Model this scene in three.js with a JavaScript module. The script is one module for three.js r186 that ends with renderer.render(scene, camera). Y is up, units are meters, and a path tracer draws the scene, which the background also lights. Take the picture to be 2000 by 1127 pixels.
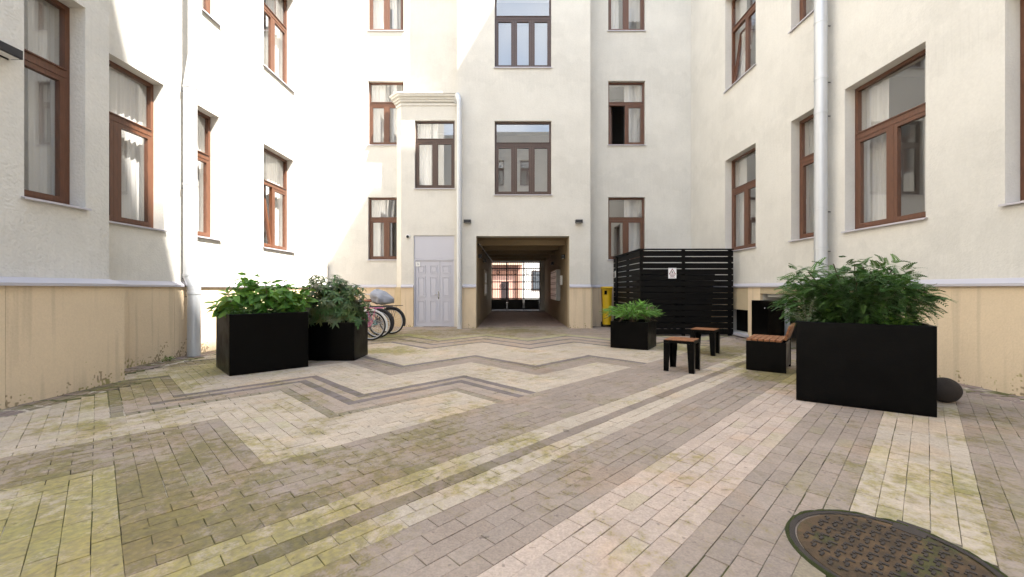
import * as THREE from 'three';
import { mergeGeometries } from 'three/addons/utils/BufferGeometryUtils.js';

// ---------------------------------------------------------------- camera, sky, sun, exposure
const scene = new THREE.Scene();
const camera = new THREE.PerspectiveCamera(2 * Math.atan(563.5 / 810) * 180 / Math.PI, 2000 / 1127, 0.05, 300);
camera.position.set(0, 1.18, 0);
camera.lookAt(0, 1.18, -10);
const renderer = new THREE.WebGLRenderer();
renderer.toneMapping = THREE.LinearToneMapping;
renderer.toneMappingExposure = 5.9;
renderer.shadowMap.enabled = true;

let seed = 7;
const rnd = () => { seed = (seed + 0x6d2b79f5) | 0; let t = Math.imul(seed ^ (seed >>> 15), 1 | seed); t = (t + Math.imul(t ^ (t >>> 7), 61 | t)) ^ t; return ((t ^ (t >>> 14)) >>> 0) / 4294967296; };
const rr = (a, b) => a + (b - a) * rnd();
const clamp = (x, a = 0, b = 1) => Math.min(b, Math.max(a, x));
const sstep = (a, b, x) => { const t = clamp((x - a) / (b - a)); return t * t * (3 - 2 * t); };
const hash = (x, y) => { let h = Math.imul(x, 374761393) + Math.imul(y, 668265263); h = Math.imul(h ^ (h >>> 13), 1274126177); return ((h ^ (h >>> 16)) >>> 0) / 4294967296; };
function vnoise(x, y, per = 1 << 20) {
  const x0 = Math.floor(x), y0 = Math.floor(y), fx = x - x0, fy = y - y0, u = fx * fx * (3 - 2 * fx), v = fy * fy * (3 - 2 * fy);
  const m = (a) => ((a % per) + per) % per;
  const a = hash(m(x0), m(y0)), b = hash(m(x0 + 1), m(y0)), c = hash(m(x0), m(y0 + 1)), d = hash(m(x0 + 1), m(y0 + 1));
  return a + (b - a) * u + (c - a) * v + (a - b - c + d) * u * v;
}
function fbm(x, y, oct = 4, per = 1 << 20) { let s = 0, a = 0.5, n = 0; for (let i = 0; i < oct; i++) { s += a * vnoise(x, y, per); n += a; a *= 0.5; x *= 2; y *= 2; per *= 2; } return s / n; }

{ // sky: blue with thin bright cloud
  const W = 512, H = 256, d = new Float32Array(W * H * 4);
  for (let j = 0; j < H; j++) for (let i = 0; i < W; i++) {
    const el = (j + 0.5) / H * Math.PI - Math.PI / 2, az = (i + 0.5) / W * 2 * Math.PI, y = Math.sin(el), o = (j * W + i) * 4;
    const t = Math.pow(clamp(1 - Math.max(0, y)), 2.2);
    let c = [0.30 + 0.42 * t, 0.43 + 0.36 * t, 0.66 + 0.20 * t];
    if (y > 0.02) {
      const k = 1.6 / (y + 0.25), n = fbm(Math.cos(az) * Math.cos(el) * k + 11, Math.sin(az) * Math.cos(el) * k + 5, 5);
      const a = sstep(0.42, 0.72, n) * 0.75; c = c.map((v) => v * (1 - a) + 1.05 * a);
    } else c = [0.35, 0.36, 0.37];
    for (let k = 0; k < 3; k++) d[o + k] = c[k] * 0.72;
    d[o + 3] = 1;
  }
  const t = new THREE.DataTexture(d, W, H, THREE.RGBAFormat, THREE.FloatType);
  t.mapping = THREE.EquirectangularReflectionMapping; t.magFilter = THREE.LinearFilter; t.needsUpdate = true;
  scene.background = t; scene.environment = t;
}
const sun = new THREE.DirectionalLight(new THREE.Color(1, 0.95, 0.87), 4.2);
sun.position.set(0.58 * 60, 60, 0.27 * 60 - 7); sun.target.position.set(0, 0, -7);
sun.castShadow = true; sun.shadow.mapSize.set(4096, 4096);
Object.assign(sun.shadow.camera, { left: -30, right: 30, top: 30, bottom: -30, near: 1, far: 140 });
scene.add(sun, sun.target);

// ---------------------------------------------------------------- helpers
const taken = new Map();
function numbered(n) { const k = taken.get(n) ?? 0; taken.set(n, k + 1); return k ? n + '_' + String(k).padStart(3, '0') : n; }
function tag(o, label, category, group, kind) { if (label) o.userData.label = label; if (category) o.userData.category = category; if (group) o.userData.group = group; if (kind) o.userData.kind = kind; return o; }
function thing(name, label, category, group, pos, turn = 0) { const o = new THREE.Group(); o.name = numbered(name); scene.add(o); if (pos) o.position.set(...pos); o.rotation.y = turn; return tag(o, label, category, group); }
const flat = (g) => { const r = g.index ? g.toNonIndexed() : g; for (const k of Object.keys(r.attributes)) if (!['position', 'normal', 'uv'].includes(k)) r.deleteAttribute(k); return r; };
const join = (list) => (list.length === 1 ? list[0] : mergeGeometries(list.map(flat)));
function mesh(name, geo, mat, parent = scene) {
  const m = new THREE.Mesh(Array.isArray(geo) ? join(geo) : geo, mat); m.name = parent === scene ? numbered(name) : name; m.castShadow = m.receiveShadow = true; parent.add(m); return m;
}
const structure = (name, geo, mat) => tag(mesh(name, geo, mat), null, null, null, 'structure');
// box from min to max, uv in metres
function metric(g) {
  const p = g.attributes.position, n = g.attributes.normal, uv = new Float32Array(p.count * 2);
  for (let i = 0; i < p.count; i++) {
    const ax = Math.abs(n.getX(i)), ay = Math.abs(n.getY(i)), az = Math.abs(n.getZ(i)), x = p.getX(i), y = p.getY(i), z = p.getZ(i);
    const [a, b] = ay > ax && ay > az ? [x, z] : ax > az ? [z, y] : [x, y];
    uv[2 * i] = a; uv[2 * i + 1] = b;
  }
  g.setAttribute('uv', new THREE.BufferAttribute(uv, 2)); return g;
}
function box(x0, x1, y0, y1, z0, z1) { const g = new THREE.BoxGeometry(x1 - x0, y1 - y0, z1 - z0); g.translate((x0 + x1) / 2, (y0 + y1) / 2, (z0 + z1) / 2); return metric(flat(g)); }
// box with small chamfers
function cbox(x0, x1, y0, y1, z0, z1, c = 0.006) {
  const s = new THREE.Shape(); const w = x1 - x0 - 2 * c, h = y1 - y0 - 2 * c; s.moveTo(0, 0); s.lineTo(w, 0); s.lineTo(w, h); s.lineTo(0, h); s.closePath();
  const g = new THREE.ExtrudeGeometry(s, { depth: z1 - z0 - 2 * c, bevelEnabled: true, bevelSize: c, bevelThickness: c, bevelSegments: 1 }); g.translate(x0 + c, y0 + c, z0 + c); return metric(flat(g));
}
const V = (x, y, z) => new THREE.Vector3(x, y, z);
function rod(p, q, r, r2 = r, seg = 10) {
  const a = V(...p), b = V(...q), d = b.clone().sub(a), g = new THREE.CylinderGeometry(r2, r, d.length(), seg);
  g.translate(0, d.length() / 2, 0); g.applyQuaternion(new THREE.Quaternion().setFromUnitVectors(V(0, 1, 0), d.clone().normalize())); g.translate(...p); return flat(g);
}
const curve = (pts, r, seg = 24, rad = 8) => flat(new THREE.TubeGeometry(new THREE.CatmullRomCurve3(pts.map((p) => V(...p))), seg, r, rad));
const ball = (x, y, z, r, sx = 1, sy = 1, sz = 1) => { const g = new THREE.SphereGeometry(r, 16, 12); g.scale(sx, sy, sz); g.translate(x, y, z); return flat(g); };
// plan outline [x,z] extruded in height
function prism(pts, y0, y1) {
  const s = new THREE.Shape(pts.map(([x, z]) => new THREE.Vector2(x, -z))); const g = new THREE.ExtrudeGeometry(s, { depth: y1 - y0, bevelEnabled: false }); g.rotateX(-Math.PI / 2); g.translate(0, y0, 0); return metric(flat(g));
}

// ---------------------------------------------------------------- textures and materials
function tex(w, h, f, srgb = true) {
  const d = new Uint8Array(w * h * 4);
  for (let j = 0; j < h; j++) for (let i = 0; i < w; i++) { const c = f(i / w, j / h, i, j), o = (j * w + i) * 4; for (let k = 0; k < 3; k++) d[o + k] = clamp(Array.isArray(c) ? c[k] : c) * 255; d[o + 3] = 255; }
  const t = new THREE.DataTexture(d, w, h); t.wrapS = t.wrapT = THREE.RepeatWrapping; t.magFilter = THREE.LinearFilter; if (srgb) t.colorSpace = THREE.SRGBColorSpace; t.needsUpdate = true; return t;
}
const rep = (t, x, y = x) => { const c = t.clone(); c.repeat.set(x, y); c.needsUpdate = true; return c; };
const std = (rgb, rough = 0.8, extra = {}) => { const m = new THREE.MeshStandardMaterial({ roughness: rough, ...extra }); if (typeof rgb === 'string') m.color.set(rgb); else m.color.setRGB(...rgb); return m; };
const phys = (rgb, rough, extra = {}) => { const m = new THREE.MeshPhysicalMaterial({ roughness: rough, ...extra }); if (typeof rgb === 'string') m.color.set(rgb); else m.color.setRGB(...rgb); return m; };

const plasterBump = tex(512, 512, (u, v) => { const w = fbm(u * 4 + 2, v * 4, 3, 4) * 3; return 0.45 * fbm(u * 10 + w, v * 14, 4, 64) + 0.35 * vnoise(u * 90, v * 90, 90) + 0.2 * vnoise(u * 200, v * 200, 200); }, false);
const mottle = tex(512, 512, (u, v) => { const n = fbm(u * 6, v * 6, 5, 6), f = vnoise(u * 160, v * 160, 160), s = fbm(u * 40, v * 5, 3, 5); const pt = sstep(0.56, 0.62, fbm(u * 5 + 40, v * 4 + 9, 5, 5)) * 0.02, rn = sstep(0.62, 0.8, fbm(u * 60, v * 2, 3, 2)) * 0.035; const a = 0.93 + 0.07 * n + 0.025 * (f - 0.5) - 0.02 * s - pt - rn; return [a, a * 0.996, a * 0.985]; });
const plaster = std([0.70, 0.68, 0.64], 0.92, { map: rep(mottle, 0.33), bumpMap: rep(plasterBump, 0.8), bumpScale: 0.004 });
const plasterRough = std([0.70, 0.68, 0.64], 0.92, { map: rep(mottle, 0.33), bumpMap: rep(plasterBump, 0.5), bumpScale: 0.010 });
// plinth: painted tan render, dirty runs, soil and moss splashed on its foot (v = 0..1 over its height)
const plinthMap = tex(1024, 256, (u, v) => {
  const n = fbm(u * 12, v * 3, 5, 12), run = fbm(u * 90, v * 1.2, 3, 90), f = vnoise(u * 500, v * 125, 1000);
  let c = [0.845, 0.765, 0.65].map((x) => x * (0.95 + 0.06 * n - 0.06 * sstep(0.52, 0.8, run) + 0.035 * (f - 0.5)));
  const edge = fbm(u * 30, v * 6 + 3, 5, 30), foot = sstep(0.50, 0.60, 0.55 * edge + 0.45 * vnoise(u * 260, v * 60, 1000) + 0.5 * (0.10 - v) / 0.10 * (v < 0.10 ? 0.7 : 0.22));
  const moss = vnoise(u * 20 + 7, v * 3, 20), dirt = moss > 0.5 ? [0.50, 0.47, 0.27] : [0.49, 0.42, 0.32], k = foot * (0.55 + 0.3 * f);
  return c.map((x, i) => x * (1 - k) + dirt[i] * k);
});
const plinthMat = std([1, 1, 1], 0.9, { map: plinthMap, bumpMap: rep(plasterBump, 4, 1), bumpScale: 0.004 });
const tanMat = std([0.50, 0.41, 0.28], 0.9, { map: rep(mottle, 0.4), bumpMap: rep(plasterBump, 0.8), bumpScale: 0.006 });
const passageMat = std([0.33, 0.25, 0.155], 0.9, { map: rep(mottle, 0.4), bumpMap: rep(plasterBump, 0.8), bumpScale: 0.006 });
const flashing = std([0.50, 0.48, 0.52], 0.5, { metalness: 0.2 });
const zincMat = std([0.62, 0.64, 0.68], 0.42, { metalness: 0.35, map: rep(mottle, 0.8) });
const woodTex = tex(256, 256, (u, v) => { const g = fbm(u * 40, v * 3, 4, 40); const a = 0.75 + 0.3 * g; return [a, a * 0.97, a * 0.94]; });
const frameMat = phys([0.14, 0.056, 0.027], 0.45, { map: rep(woodTex, 3), clearcoat: 0.25, clearcoatRoughness: 0.4 });
const frameDark = phys([0.075, 0.038, 0.024], 0.45, { map: rep(woodTex, 3), clearcoat: 0.25, clearcoatRoughness: 0.4 });
const glass = phys([1, 1, 1], 0, { transmission: 1, thickness: 0, ior: 2.0 });
const roomMat = std([0.38, 0.37, 0.36], 0.9);
const curtainMat = phys([0.78, 0.77, 0.74], 0.95, { transmission: 0.35, thickness: 0, side: THREE.DoubleSide });
const whitePlastic = std([0.75, 0.75, 0.74], 0.4);
const dustTex = tex(512, 512, (u, v) => { const n = fbm(u * 5, v * 5, 5, 5), sp = vnoise(u * 130, v * 130, 130), scr = vnoise(u * 8, v * 170, 170); const a = 0.42 + 0.35 * n + (sp > 0.93 ? 0.35 : 0) + (scr > 0.94 ? 0.25 : 0); return [a, a * 0.98, a * 0.94]; });
const blackSteel = phys([0.0045, 0.0044, 0.0045], 0.5, { specularIntensity: 0.18, map: rep(dustTex, 1.3), roughnessMap: rep(tex(256, 256, (u, v) => 0.75 + 0.5 * (fbm(u * 6, v * 6, 4, 6) - 0.5), false), 1.1), bumpMap: rep(plasterBump, 1.5), bumpScale: 0.0012 });
const blackWood = phys([0.005, 0.0048, 0.0047], 0.6, { specularIntensity: 0.25, map: rep(woodTex, 2), bumpMap: rep(woodTex, 2), bumpScale: 0.002 });
const slatWood = std([0.33, 0.135, 0.05], 0.6, { map: rep(woodTex, 4) });
const doorPaint = std([0.50, 0.50, 0.56], 0.5);
const chrome = std([0.6, 0.6, 0.6], 0.25, { metalness: 1 });
const darkMetal = std([0.03, 0.03, 0.033], 0.5, { metalness: 0.3 });
const soilMat = std([0.06, 0.045, 0.03], 1, { bumpMap: rep(plasterBump, 3), bumpScale: 0.02 });

// ---------------------------------------------------------------- walls and windows in wall coordinates
// side: 'L' faces +x (s = depth), 'R' faces -x (s = -depth), 'B' faces the camera (s = x); n = 0 is the surface
const turnOf = { L: Math.PI / 2, R: -Math.PI / 2, B: 0, F: Math.PI };
function onWall(g, side, at) { g.rotateY(turnOf[side]); g.translate(side === 'L' || side === 'R' ? at : 0, 0, side === 'B' ? -at : side === 'F' ? at : 0); return g; }
function wallGeo(side, at, s0, s1, y0, y1, holes, thick = 0.4, notch) {
  const s = new THREE.Shape(); s.moveTo(s0, y0);
  if (notch) { const [a, b, t] = notch; if (a > s0) { s.lineTo(a, y0); } else s.moveTo(s0, t); if (a > s0) s.lineTo(a, t); s.lineTo(b, t); if (b < s1) { s.lineTo(b, y0); s.lineTo(s1, y0); } } else s.lineTo(s1, y0);
  s.lineTo(s1, y1); s.lineTo(s0, y1); s.closePath();
  for (const [a, b, c, d] of holes) { const h = new THREE.Path(); h.moveTo(a, c); h.lineTo(a, d); h.lineTo(b, d); h.lineTo(b, c); h.closePath(); s.holes.push(h); }
  const g = new THREE.ExtrudeGeometry(s, { depth: thick, bevelEnabled: false }); g.translate(0, 0, -thick);
  return metric(onWall(flat(g), side, at));
}
const foldGeo = new Map();
function curtainGeo(w, h, k) {
  const key = [w.toFixed(2), h.toFixed(2), k].join();
  if (!foldGeo.has(key)) {
    const g = new THREE.PlaneGeometry(w, h, 48, 6), p = g.attributes.position;
    for (let i = 0; i < p.count; i++) { const x = p.getX(i), y = p.getY(i), a = x * 46 + k * 2 + Math.sin(x * 9 + k) * 2; p.setZ(i, 0.012 * Math.sin(a) + 0.006 * Math.sin(a * 2.3 + y)); }
    g.computeVertexNormals(); foldGeo.set(key, g);
  }
  return foldGeo.get(key);
}
// o: sashes, recess, thick, mat, curtains [[fraction0, fraction1, bottom, kind]], open (index of a tilted sash), label
function window_(parent, side, at, s0, s1, y0, y1, o = {}) {
  const w = s1 - s0, h = y1 - y0, rec = o.recess ?? 0.17, thick = o.thick ?? 0.4, mat = o.mat ?? frameMat, nS = o.sashes ?? 2, tr = h * (o.transom ?? 0.655);
  const g = new THREE.Group(); g.name = 'window'; parent.add(g); if (o.label) g.userData.label = o.label;
  const sc = (s0 + s1) / 2; g.rotation.y = turnOf[side];
  if (side === 'L') g.position.set(at, y0, -sc); else if (side === 'R') g.position.set(at, y0, sc); else if (side === 'F') g.position.set(-sc, y0, at); else g.position.set(sc, y0, -at);
  const n = -rec, b = 0.055, W = w / 2, e = 0.003;
  const fr = [box(-W + e, W - e, e, b, n - 0.07, n), box(-W + e, W - e, h - b, h - e, n - 0.07, n), box(-W + e, -W + b, b, h - b, n - 0.07, n), box(W - b, W - e, b, h - b, n - 0.07, n), box(-W + b, W - b, tr - 0.045, tr + 0.045, n - 0.07, n + 0.012), box(-W + b, W - b, tr + 0.045, tr + 0.06, n - 0.05, n + 0.03)];
  const step = (w - 2 * b) / nS;
  for (let k = 1; k < nS; k++) { const x = -W + b + k * step; fr.push(box(x - 0.03, x + 0.03, b, tr - 0.045, n - 0.07, n + 0.006)); }
  mesh('frame', fr, mat, g);
  for (let k = 0; k < nS; k++) {
    const a0 = -W + b + k * step + (k ? 0.032 : 0.002), a1 = -W + b + (k + 1) * step - (k < nS - 1 ? 0.032 : 0.002), c0 = b + 0.002, c1 = tr - 0.047, t = 0.058;
    const sash = new THREE.Group(); sash.name = 'sash'; g.add(sash); sash.position.set(0, c0, n - 0.055);
    const H = c1 - c0;
    mesh('sash_frame', [box(a0, a1, 0, t, 0, 0.06), box(a0, a1, H - t, H, 0, 0.06), box(a0, a0 + t, t, H - t, 0, 0.06), box(a1 - t, a1, t, H - t, 0, 0.06)], mat, sash);
    mesh('pane', box(a0 + t - 0.004, a1 - t + 0.004, t - 0.004, H - t + 0.004, 0.028, 0.0285), glass, sash);
    if (k === (nS > 1 ? 1 : 0)) mesh('handle', [box(a0 + 0.02, a0 + 0.035, H * 0.45, H * 0.45 + 0.1, -0.03, -0.005)], whitePlastic, sash);
    if (o.open === k) sash.rotation.x = -0.13;
    if (o.swing === k) { const q = 1.25; sash.rotation.y = q; sash.position.x += a0 - a0 * Math.cos(q); sash.position.z += a0 * Math.sin(q); }
  }
  mesh('pane', box(-W + b - 0.004, W - b + 0.004, tr + 0.055, h - b + 0.004, n - 0.04, n - 0.0395), glass, g);
  if (!o.noSill) { // sloped metal sill with a drip lip
    const s = new THREE.Shape([[n + 0.004, 0.022], [0.045, 0.002], [0.045, -0.022], [0.038, -0.022], [0.036, -0.006], [n + 0.004, 0.006]].map(([x, y]) => new THREE.Vector2(x, y)));
    const q = flat(new THREE.ExtrudeGeometry(s, { depth: w + 0.06, bevelEnabled: false })); q.rotateY(-Math.PI / 2); q.translate(W + 0.03, -0.006, 0);
    mesh('sill', metric(q), flashing, g);
  }
  const D = thick + 1.6, R = 0.35; // the room behind
  mesh('room', [box(-W - R, W + R, -0.5, h + 0.3, -D - 0.05, -D), box(-W - R - 0.05, -W - R, -0.5, h + 0.3, -D, -thick), box(W + R, W + R + 0.05, -0.5, h + 0.3, -D, -thick), box(-W - R, W + R, -0.55, -0.5, -D, -thick), box(-W - R, W + R, h + 0.3, h + 0.35, -D, -thick)], o.room ?? roomMat, g);
  for (const [f0, f1, bot] of o.curtains ?? [[0, 0.28, 0], [0.74, 1, 0]]) {
    const cw = (f1 - f0) * w, ch = h - bot + 0.04; const c = mesh('curtain', curtainGeo(cw, ch, Math.round(f0 * 10)), curtainMat, g); c.position.set(-W + f0 * w + cw / 2, bot - 0.02 + ch / 2, n - 0.2);
  }
  return g;
}
// plinth with its sloped metal ledge
function plinth(parent, side, at, s0, s1, h = 1.22, n = 0.06, panels = 1) {
  for (let k = 0; k < panels; k++) {
    const a = s0 + (s1 - s0) * k / panels + (k ? 0.004 : 0), b = s0 + (s1 - s0) * (k + 1) / panels;
    const g = box(a, b, -0.15, h, -0.05, n), uv = g.attributes.uv, p = g.attributes.position, off = rnd();
    for (let i = 0; i < uv.count; i++) uv.setXY(i, (p.getX(i) + p.getZ(i) * 0.7) / 5 + off, clamp(p.getY(i) / 1.3, 0.002, 0.998));
    mesh('plinth', onWall(g, side, at), plinthMat, parent);
  }
  const s = new THREE.Shape([[-0.03, h + 0.085], [0.006, h + 0.08], [n + 0.035, h + 0.02], [n + 0.035, h - 0.012], [n + 0.004, h - 0.012], [n + 0.004, h + 0.0015], [-0.03, h + 0.0015]].map(([x, y]) => new THREE.Vector2(x, y)));
  const q = flat(new THREE.ExtrudeGeometry(s, { depth: s1 - s0, bevelEnabled: false })); q.rotateY(-Math.PI / 2); q.translate(s1, 0, 0);
  mesh('ledge', metric(onWall(q, side, at)), flashing, parent);
}
function downpipe(parent, pts, r, wallDir, clampYs) {
  const pipe = new THREE.Group(); pipe.name = 'downpipe'; parent.add(pipe);
  const segs = []; for (let i = 0; i + 1 < pts.length; i++) { segs.push(rod(pts[i], pts[i + 1], r, r, 20)); if (i) segs.push(ball(...pts[i], r)); }
  mesh('pipe', segs, zincMat, pipe);
  const xAt = (y) => { for (let i = 0; i + 1 < pts.length; i++) { const [a, b] = [pts[i], pts[i + 1]]; if ((y - a[1]) * (y - b[1]) <= 0) { const t = (y - a[1]) / (b[1] - a[1]); return [a[0] + (b[0] - a[0]) * t, a[2] + (b[2] - a[2]) * t]; } } return [pts[0][0], pts[0][2]]; };
  for (const y of clampYs) { const [x, z] = xAt(y); mesh('pipe_joint', [rod([x, y - 0.02, z], [x, y + 0.02, z], r + 0.006, r + 0.006, 20)], zincMat, pipe); mesh('wall_clamp', rod([x, y - 0.06, z], [x + wallDir[0] * (r + 0.1), y - 0.06, z + wallDir[1] * (r + 0.1)], 0.008), darkMetal, pipe); }
  return pipe;
}

// ---------------------------------------------------------------- left wing
const XL = -5.78, XR = 5.65, ZB = 13.08, ZC = 12.33, ZA = 12.75;
const R1 = [2.15, 4.56], R2 = [6.38, 8.79]; // sill and head of the two storeys in view
const left = thing('left_wing_building', 'sunlit cream plastered wing with brown windows along the left side', 'building');
{
  const wins = [[5.56, 6.885], [7.45, 8.185], [9.65, 10.965]], holes = [];
  for (const [a, b] of wins) for (const [c, d] of [R1, R2]) holes.push([a, b, c, d]);
  mesh('wall', wallGeo('L', XL, 5.36, ZB - 0.003, -0.2, 19.6, holes), plaster, left);
  const cur = [[[0.5, 1, 0]], [[0, 1, 0]], [[0.55, 1, 0]]];
  wins.forEach(([a, b], i) => { for (const [k, r] of [R1, R2].entries()) window_(left, 'L', XL, a, b, ...r, { sashes: i === 1 ? 1 : 2, curtains: cur[i], open: i === 2 && !k ? 0 : undefined }); });
  plinth(left, 'L', XL, 5.36, 7.02, 1.22, 0.06, 2); plinth(left, 'L', XL, 7.024, ZB - 0.06, 1.22, 0.06, 1);
  // block that stands forward, nearest the camera
  mesh('wall', wallGeo('L', -5.2, -6, 5.352, -0.2, 19.6, [[4.42, 5.056, 2.16, 4.6], [1.6, 2.9, 2.16, 4.6]]), plasterRough, left);
  mesh('wall_return', box(-5.9, -5.604, -0.2, 19.6, -5.352, -4.95), plasterRough, left);
  window_(left, 'L', -5.2, 4.42, 5.056, 2.16, 4.6, { sashes: 1, recess: 0.19, curtains: [[0.6, 1, 0]] });
  window_(left, 'L', -5.2, 1.6, 2.9, 2.16, 4.6, { recess: 0.19 });
  plinth(left, 'L', -5.2, -6, 5.352, 1.22, 0.2, 9);
  mesh('plinth', box(-5.9, -5.26, -0.15, 1.22, -5.352, -5.3), tanMat, left);
  mesh('roof', box(-13, XL - 0.41, 19.1, 19.6, -ZB, 6), darkMetal, left);
  downpipe(left, [[-5.56, 14, -7.27], [-5.56, 5.25, -7.27], [-5.64, 4.75, -7.27], [-5.64, 1.4, -7.27], [-5.575, 1.22, -7.27], [-5.575, 0.0, -7.27]], 0.1, [-1, 0], [4.7, 3.0, 1.42, 1.1, 6.6]);
}
// ---------------------------------------------------------------- right wing
const right = thing('right_wing_building', 'shaded cream plastered wing with brown windows along the right side', 'building');
{
  const wins = [[3.38, 4.752], [5.664, 7.04], [7.62, 8.397], [9.614, 10.99]], holes = [];
  for (const [a, b] of wins) for (const [c, d] of [R1, R2]) holes.push([-b, -a, c, d]);
  holes.push([-10.81, -9.83, 0.09, 0.66], [-9.34, -8.1, -0.1, 1.06]);
  mesh('wall', wallGeo('R', XR, -ZB + 0.003, 6, -0.2, 19.7, holes), plaster, right);
  const cur = [[[0, 1, 0]], [[0, 0.3, 0], [0.72, 1, 0]], [[0, 1, 0]], [[0, 0.25, 0], [0.6, 1, 0]]];
  wins.forEach(([a, b], i) => { for (const [k, r] of [R1, R2].entries()) window_(right, 'R', XR, -b, -a, ...r, { sashes: i === 2 ? 1 : 2, curtains: cur[i], open: i === 3 && k ? 0 : undefined }); });
  for (const [a, b] of [[-8.096, 6], [-9.826, -9.344], [-ZB + 0.06, -10.814]]) plinth(right, 'R', XR, a, b);
  { const g = box(-9.34, -8.1, 1.064, 1.22, -0.05, 0.06); mesh('plinth', onWall(g, 'R', XR), tanMat, right); const q = box(-10.81, -9.83, 0.664, 1.22, -0.05, 0.06); mesh('plinth', onWall(q, 'R', XR), tanMat, right); }
  { const s = new THREE.Shape([[-0.03, 1.305], [0.006, 1.3], [0.095, 1.24], [0.095, 1.208], [0.064, 1.208], [0.064, 1.2215], [-0.03, 1.2215]].map(([x, y]) => new THREE.Vector2(x, y)));
    for (const [a, b] of [[-9.34, -8.1], [-10.81, -9.83]]) { const q = flat(new THREE.ExtrudeGeometry(s, { depth: b - a, bevelEnabled: false })); q.rotateY(-Math.PI / 2); q.translate(b, 0, 0); mesh('ledge', metric(onWall(q, 'R', XR)), flashing, right); } }
  // basement openings with dark cellar behind
  mesh('cellar', [box(XR + 0.4, XR + 1.2, -0.3, 1.2, -11, -10.95), box(XR + 0.4, XR + 1.2, -0.3, 1.2, -8, -7.95), box(XR + 1.2, XR + 1.25, -0.3, 1.2, -11, -7.95), box(XR + 0.4, XR + 1.2, 1.2, 1.25, -11, -7.95), box(XR + 0.4, XR + 1.2, -0.35, -0.3, -11, -7.95)], roomMat, right);
  mesh('cellar_frame', [box(XR + 0.1, XR + 0.16, -0.08, 1.05, -8.75, -8.67), box(XR + 0.1, XR + 0.16, 0.99, 1.05, -9.33, -8.11)], whitePlastic, right);
  mesh('cellar_panel', [box(XR + 0.2, XR + 0.24, 0.1, 0.65, -10.8, -9.84)], blackSteel, right);
  mesh('cellar_sill', box(XR - 0.16, XR + 0.2, 0.03, 0.085, -10.86, -9.78), flashing, right);
  mesh('roof', [box(XR + 0.41, 13, 19.2, 19.7, -ZB, -0.51)], darkMetal, right);
  mesh('parapet', box(XR + 0.02, 13, 19.704, 20.3, -ZB, -8.4), plaster, right);
  mesh('chimney', box(XR + 0.02, XR + 1.4, 19.704, 21.8, -8.397, -7.6), plaster, right);
  mesh('upper_storey', box(XR + 0.02, 13, 19.704, 26, -0.5, 6), plaster, right);
  downpipe(right, [[5.48, 14, -7.36], [5.48, 1.42, -7.36], [5.44, 1.22, -7.36], [5.44, 0.0, -7.36]], 0.1, [1, 0], [5.9, 4.9, 4.3, 2.6, 1.9]);
}
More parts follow.
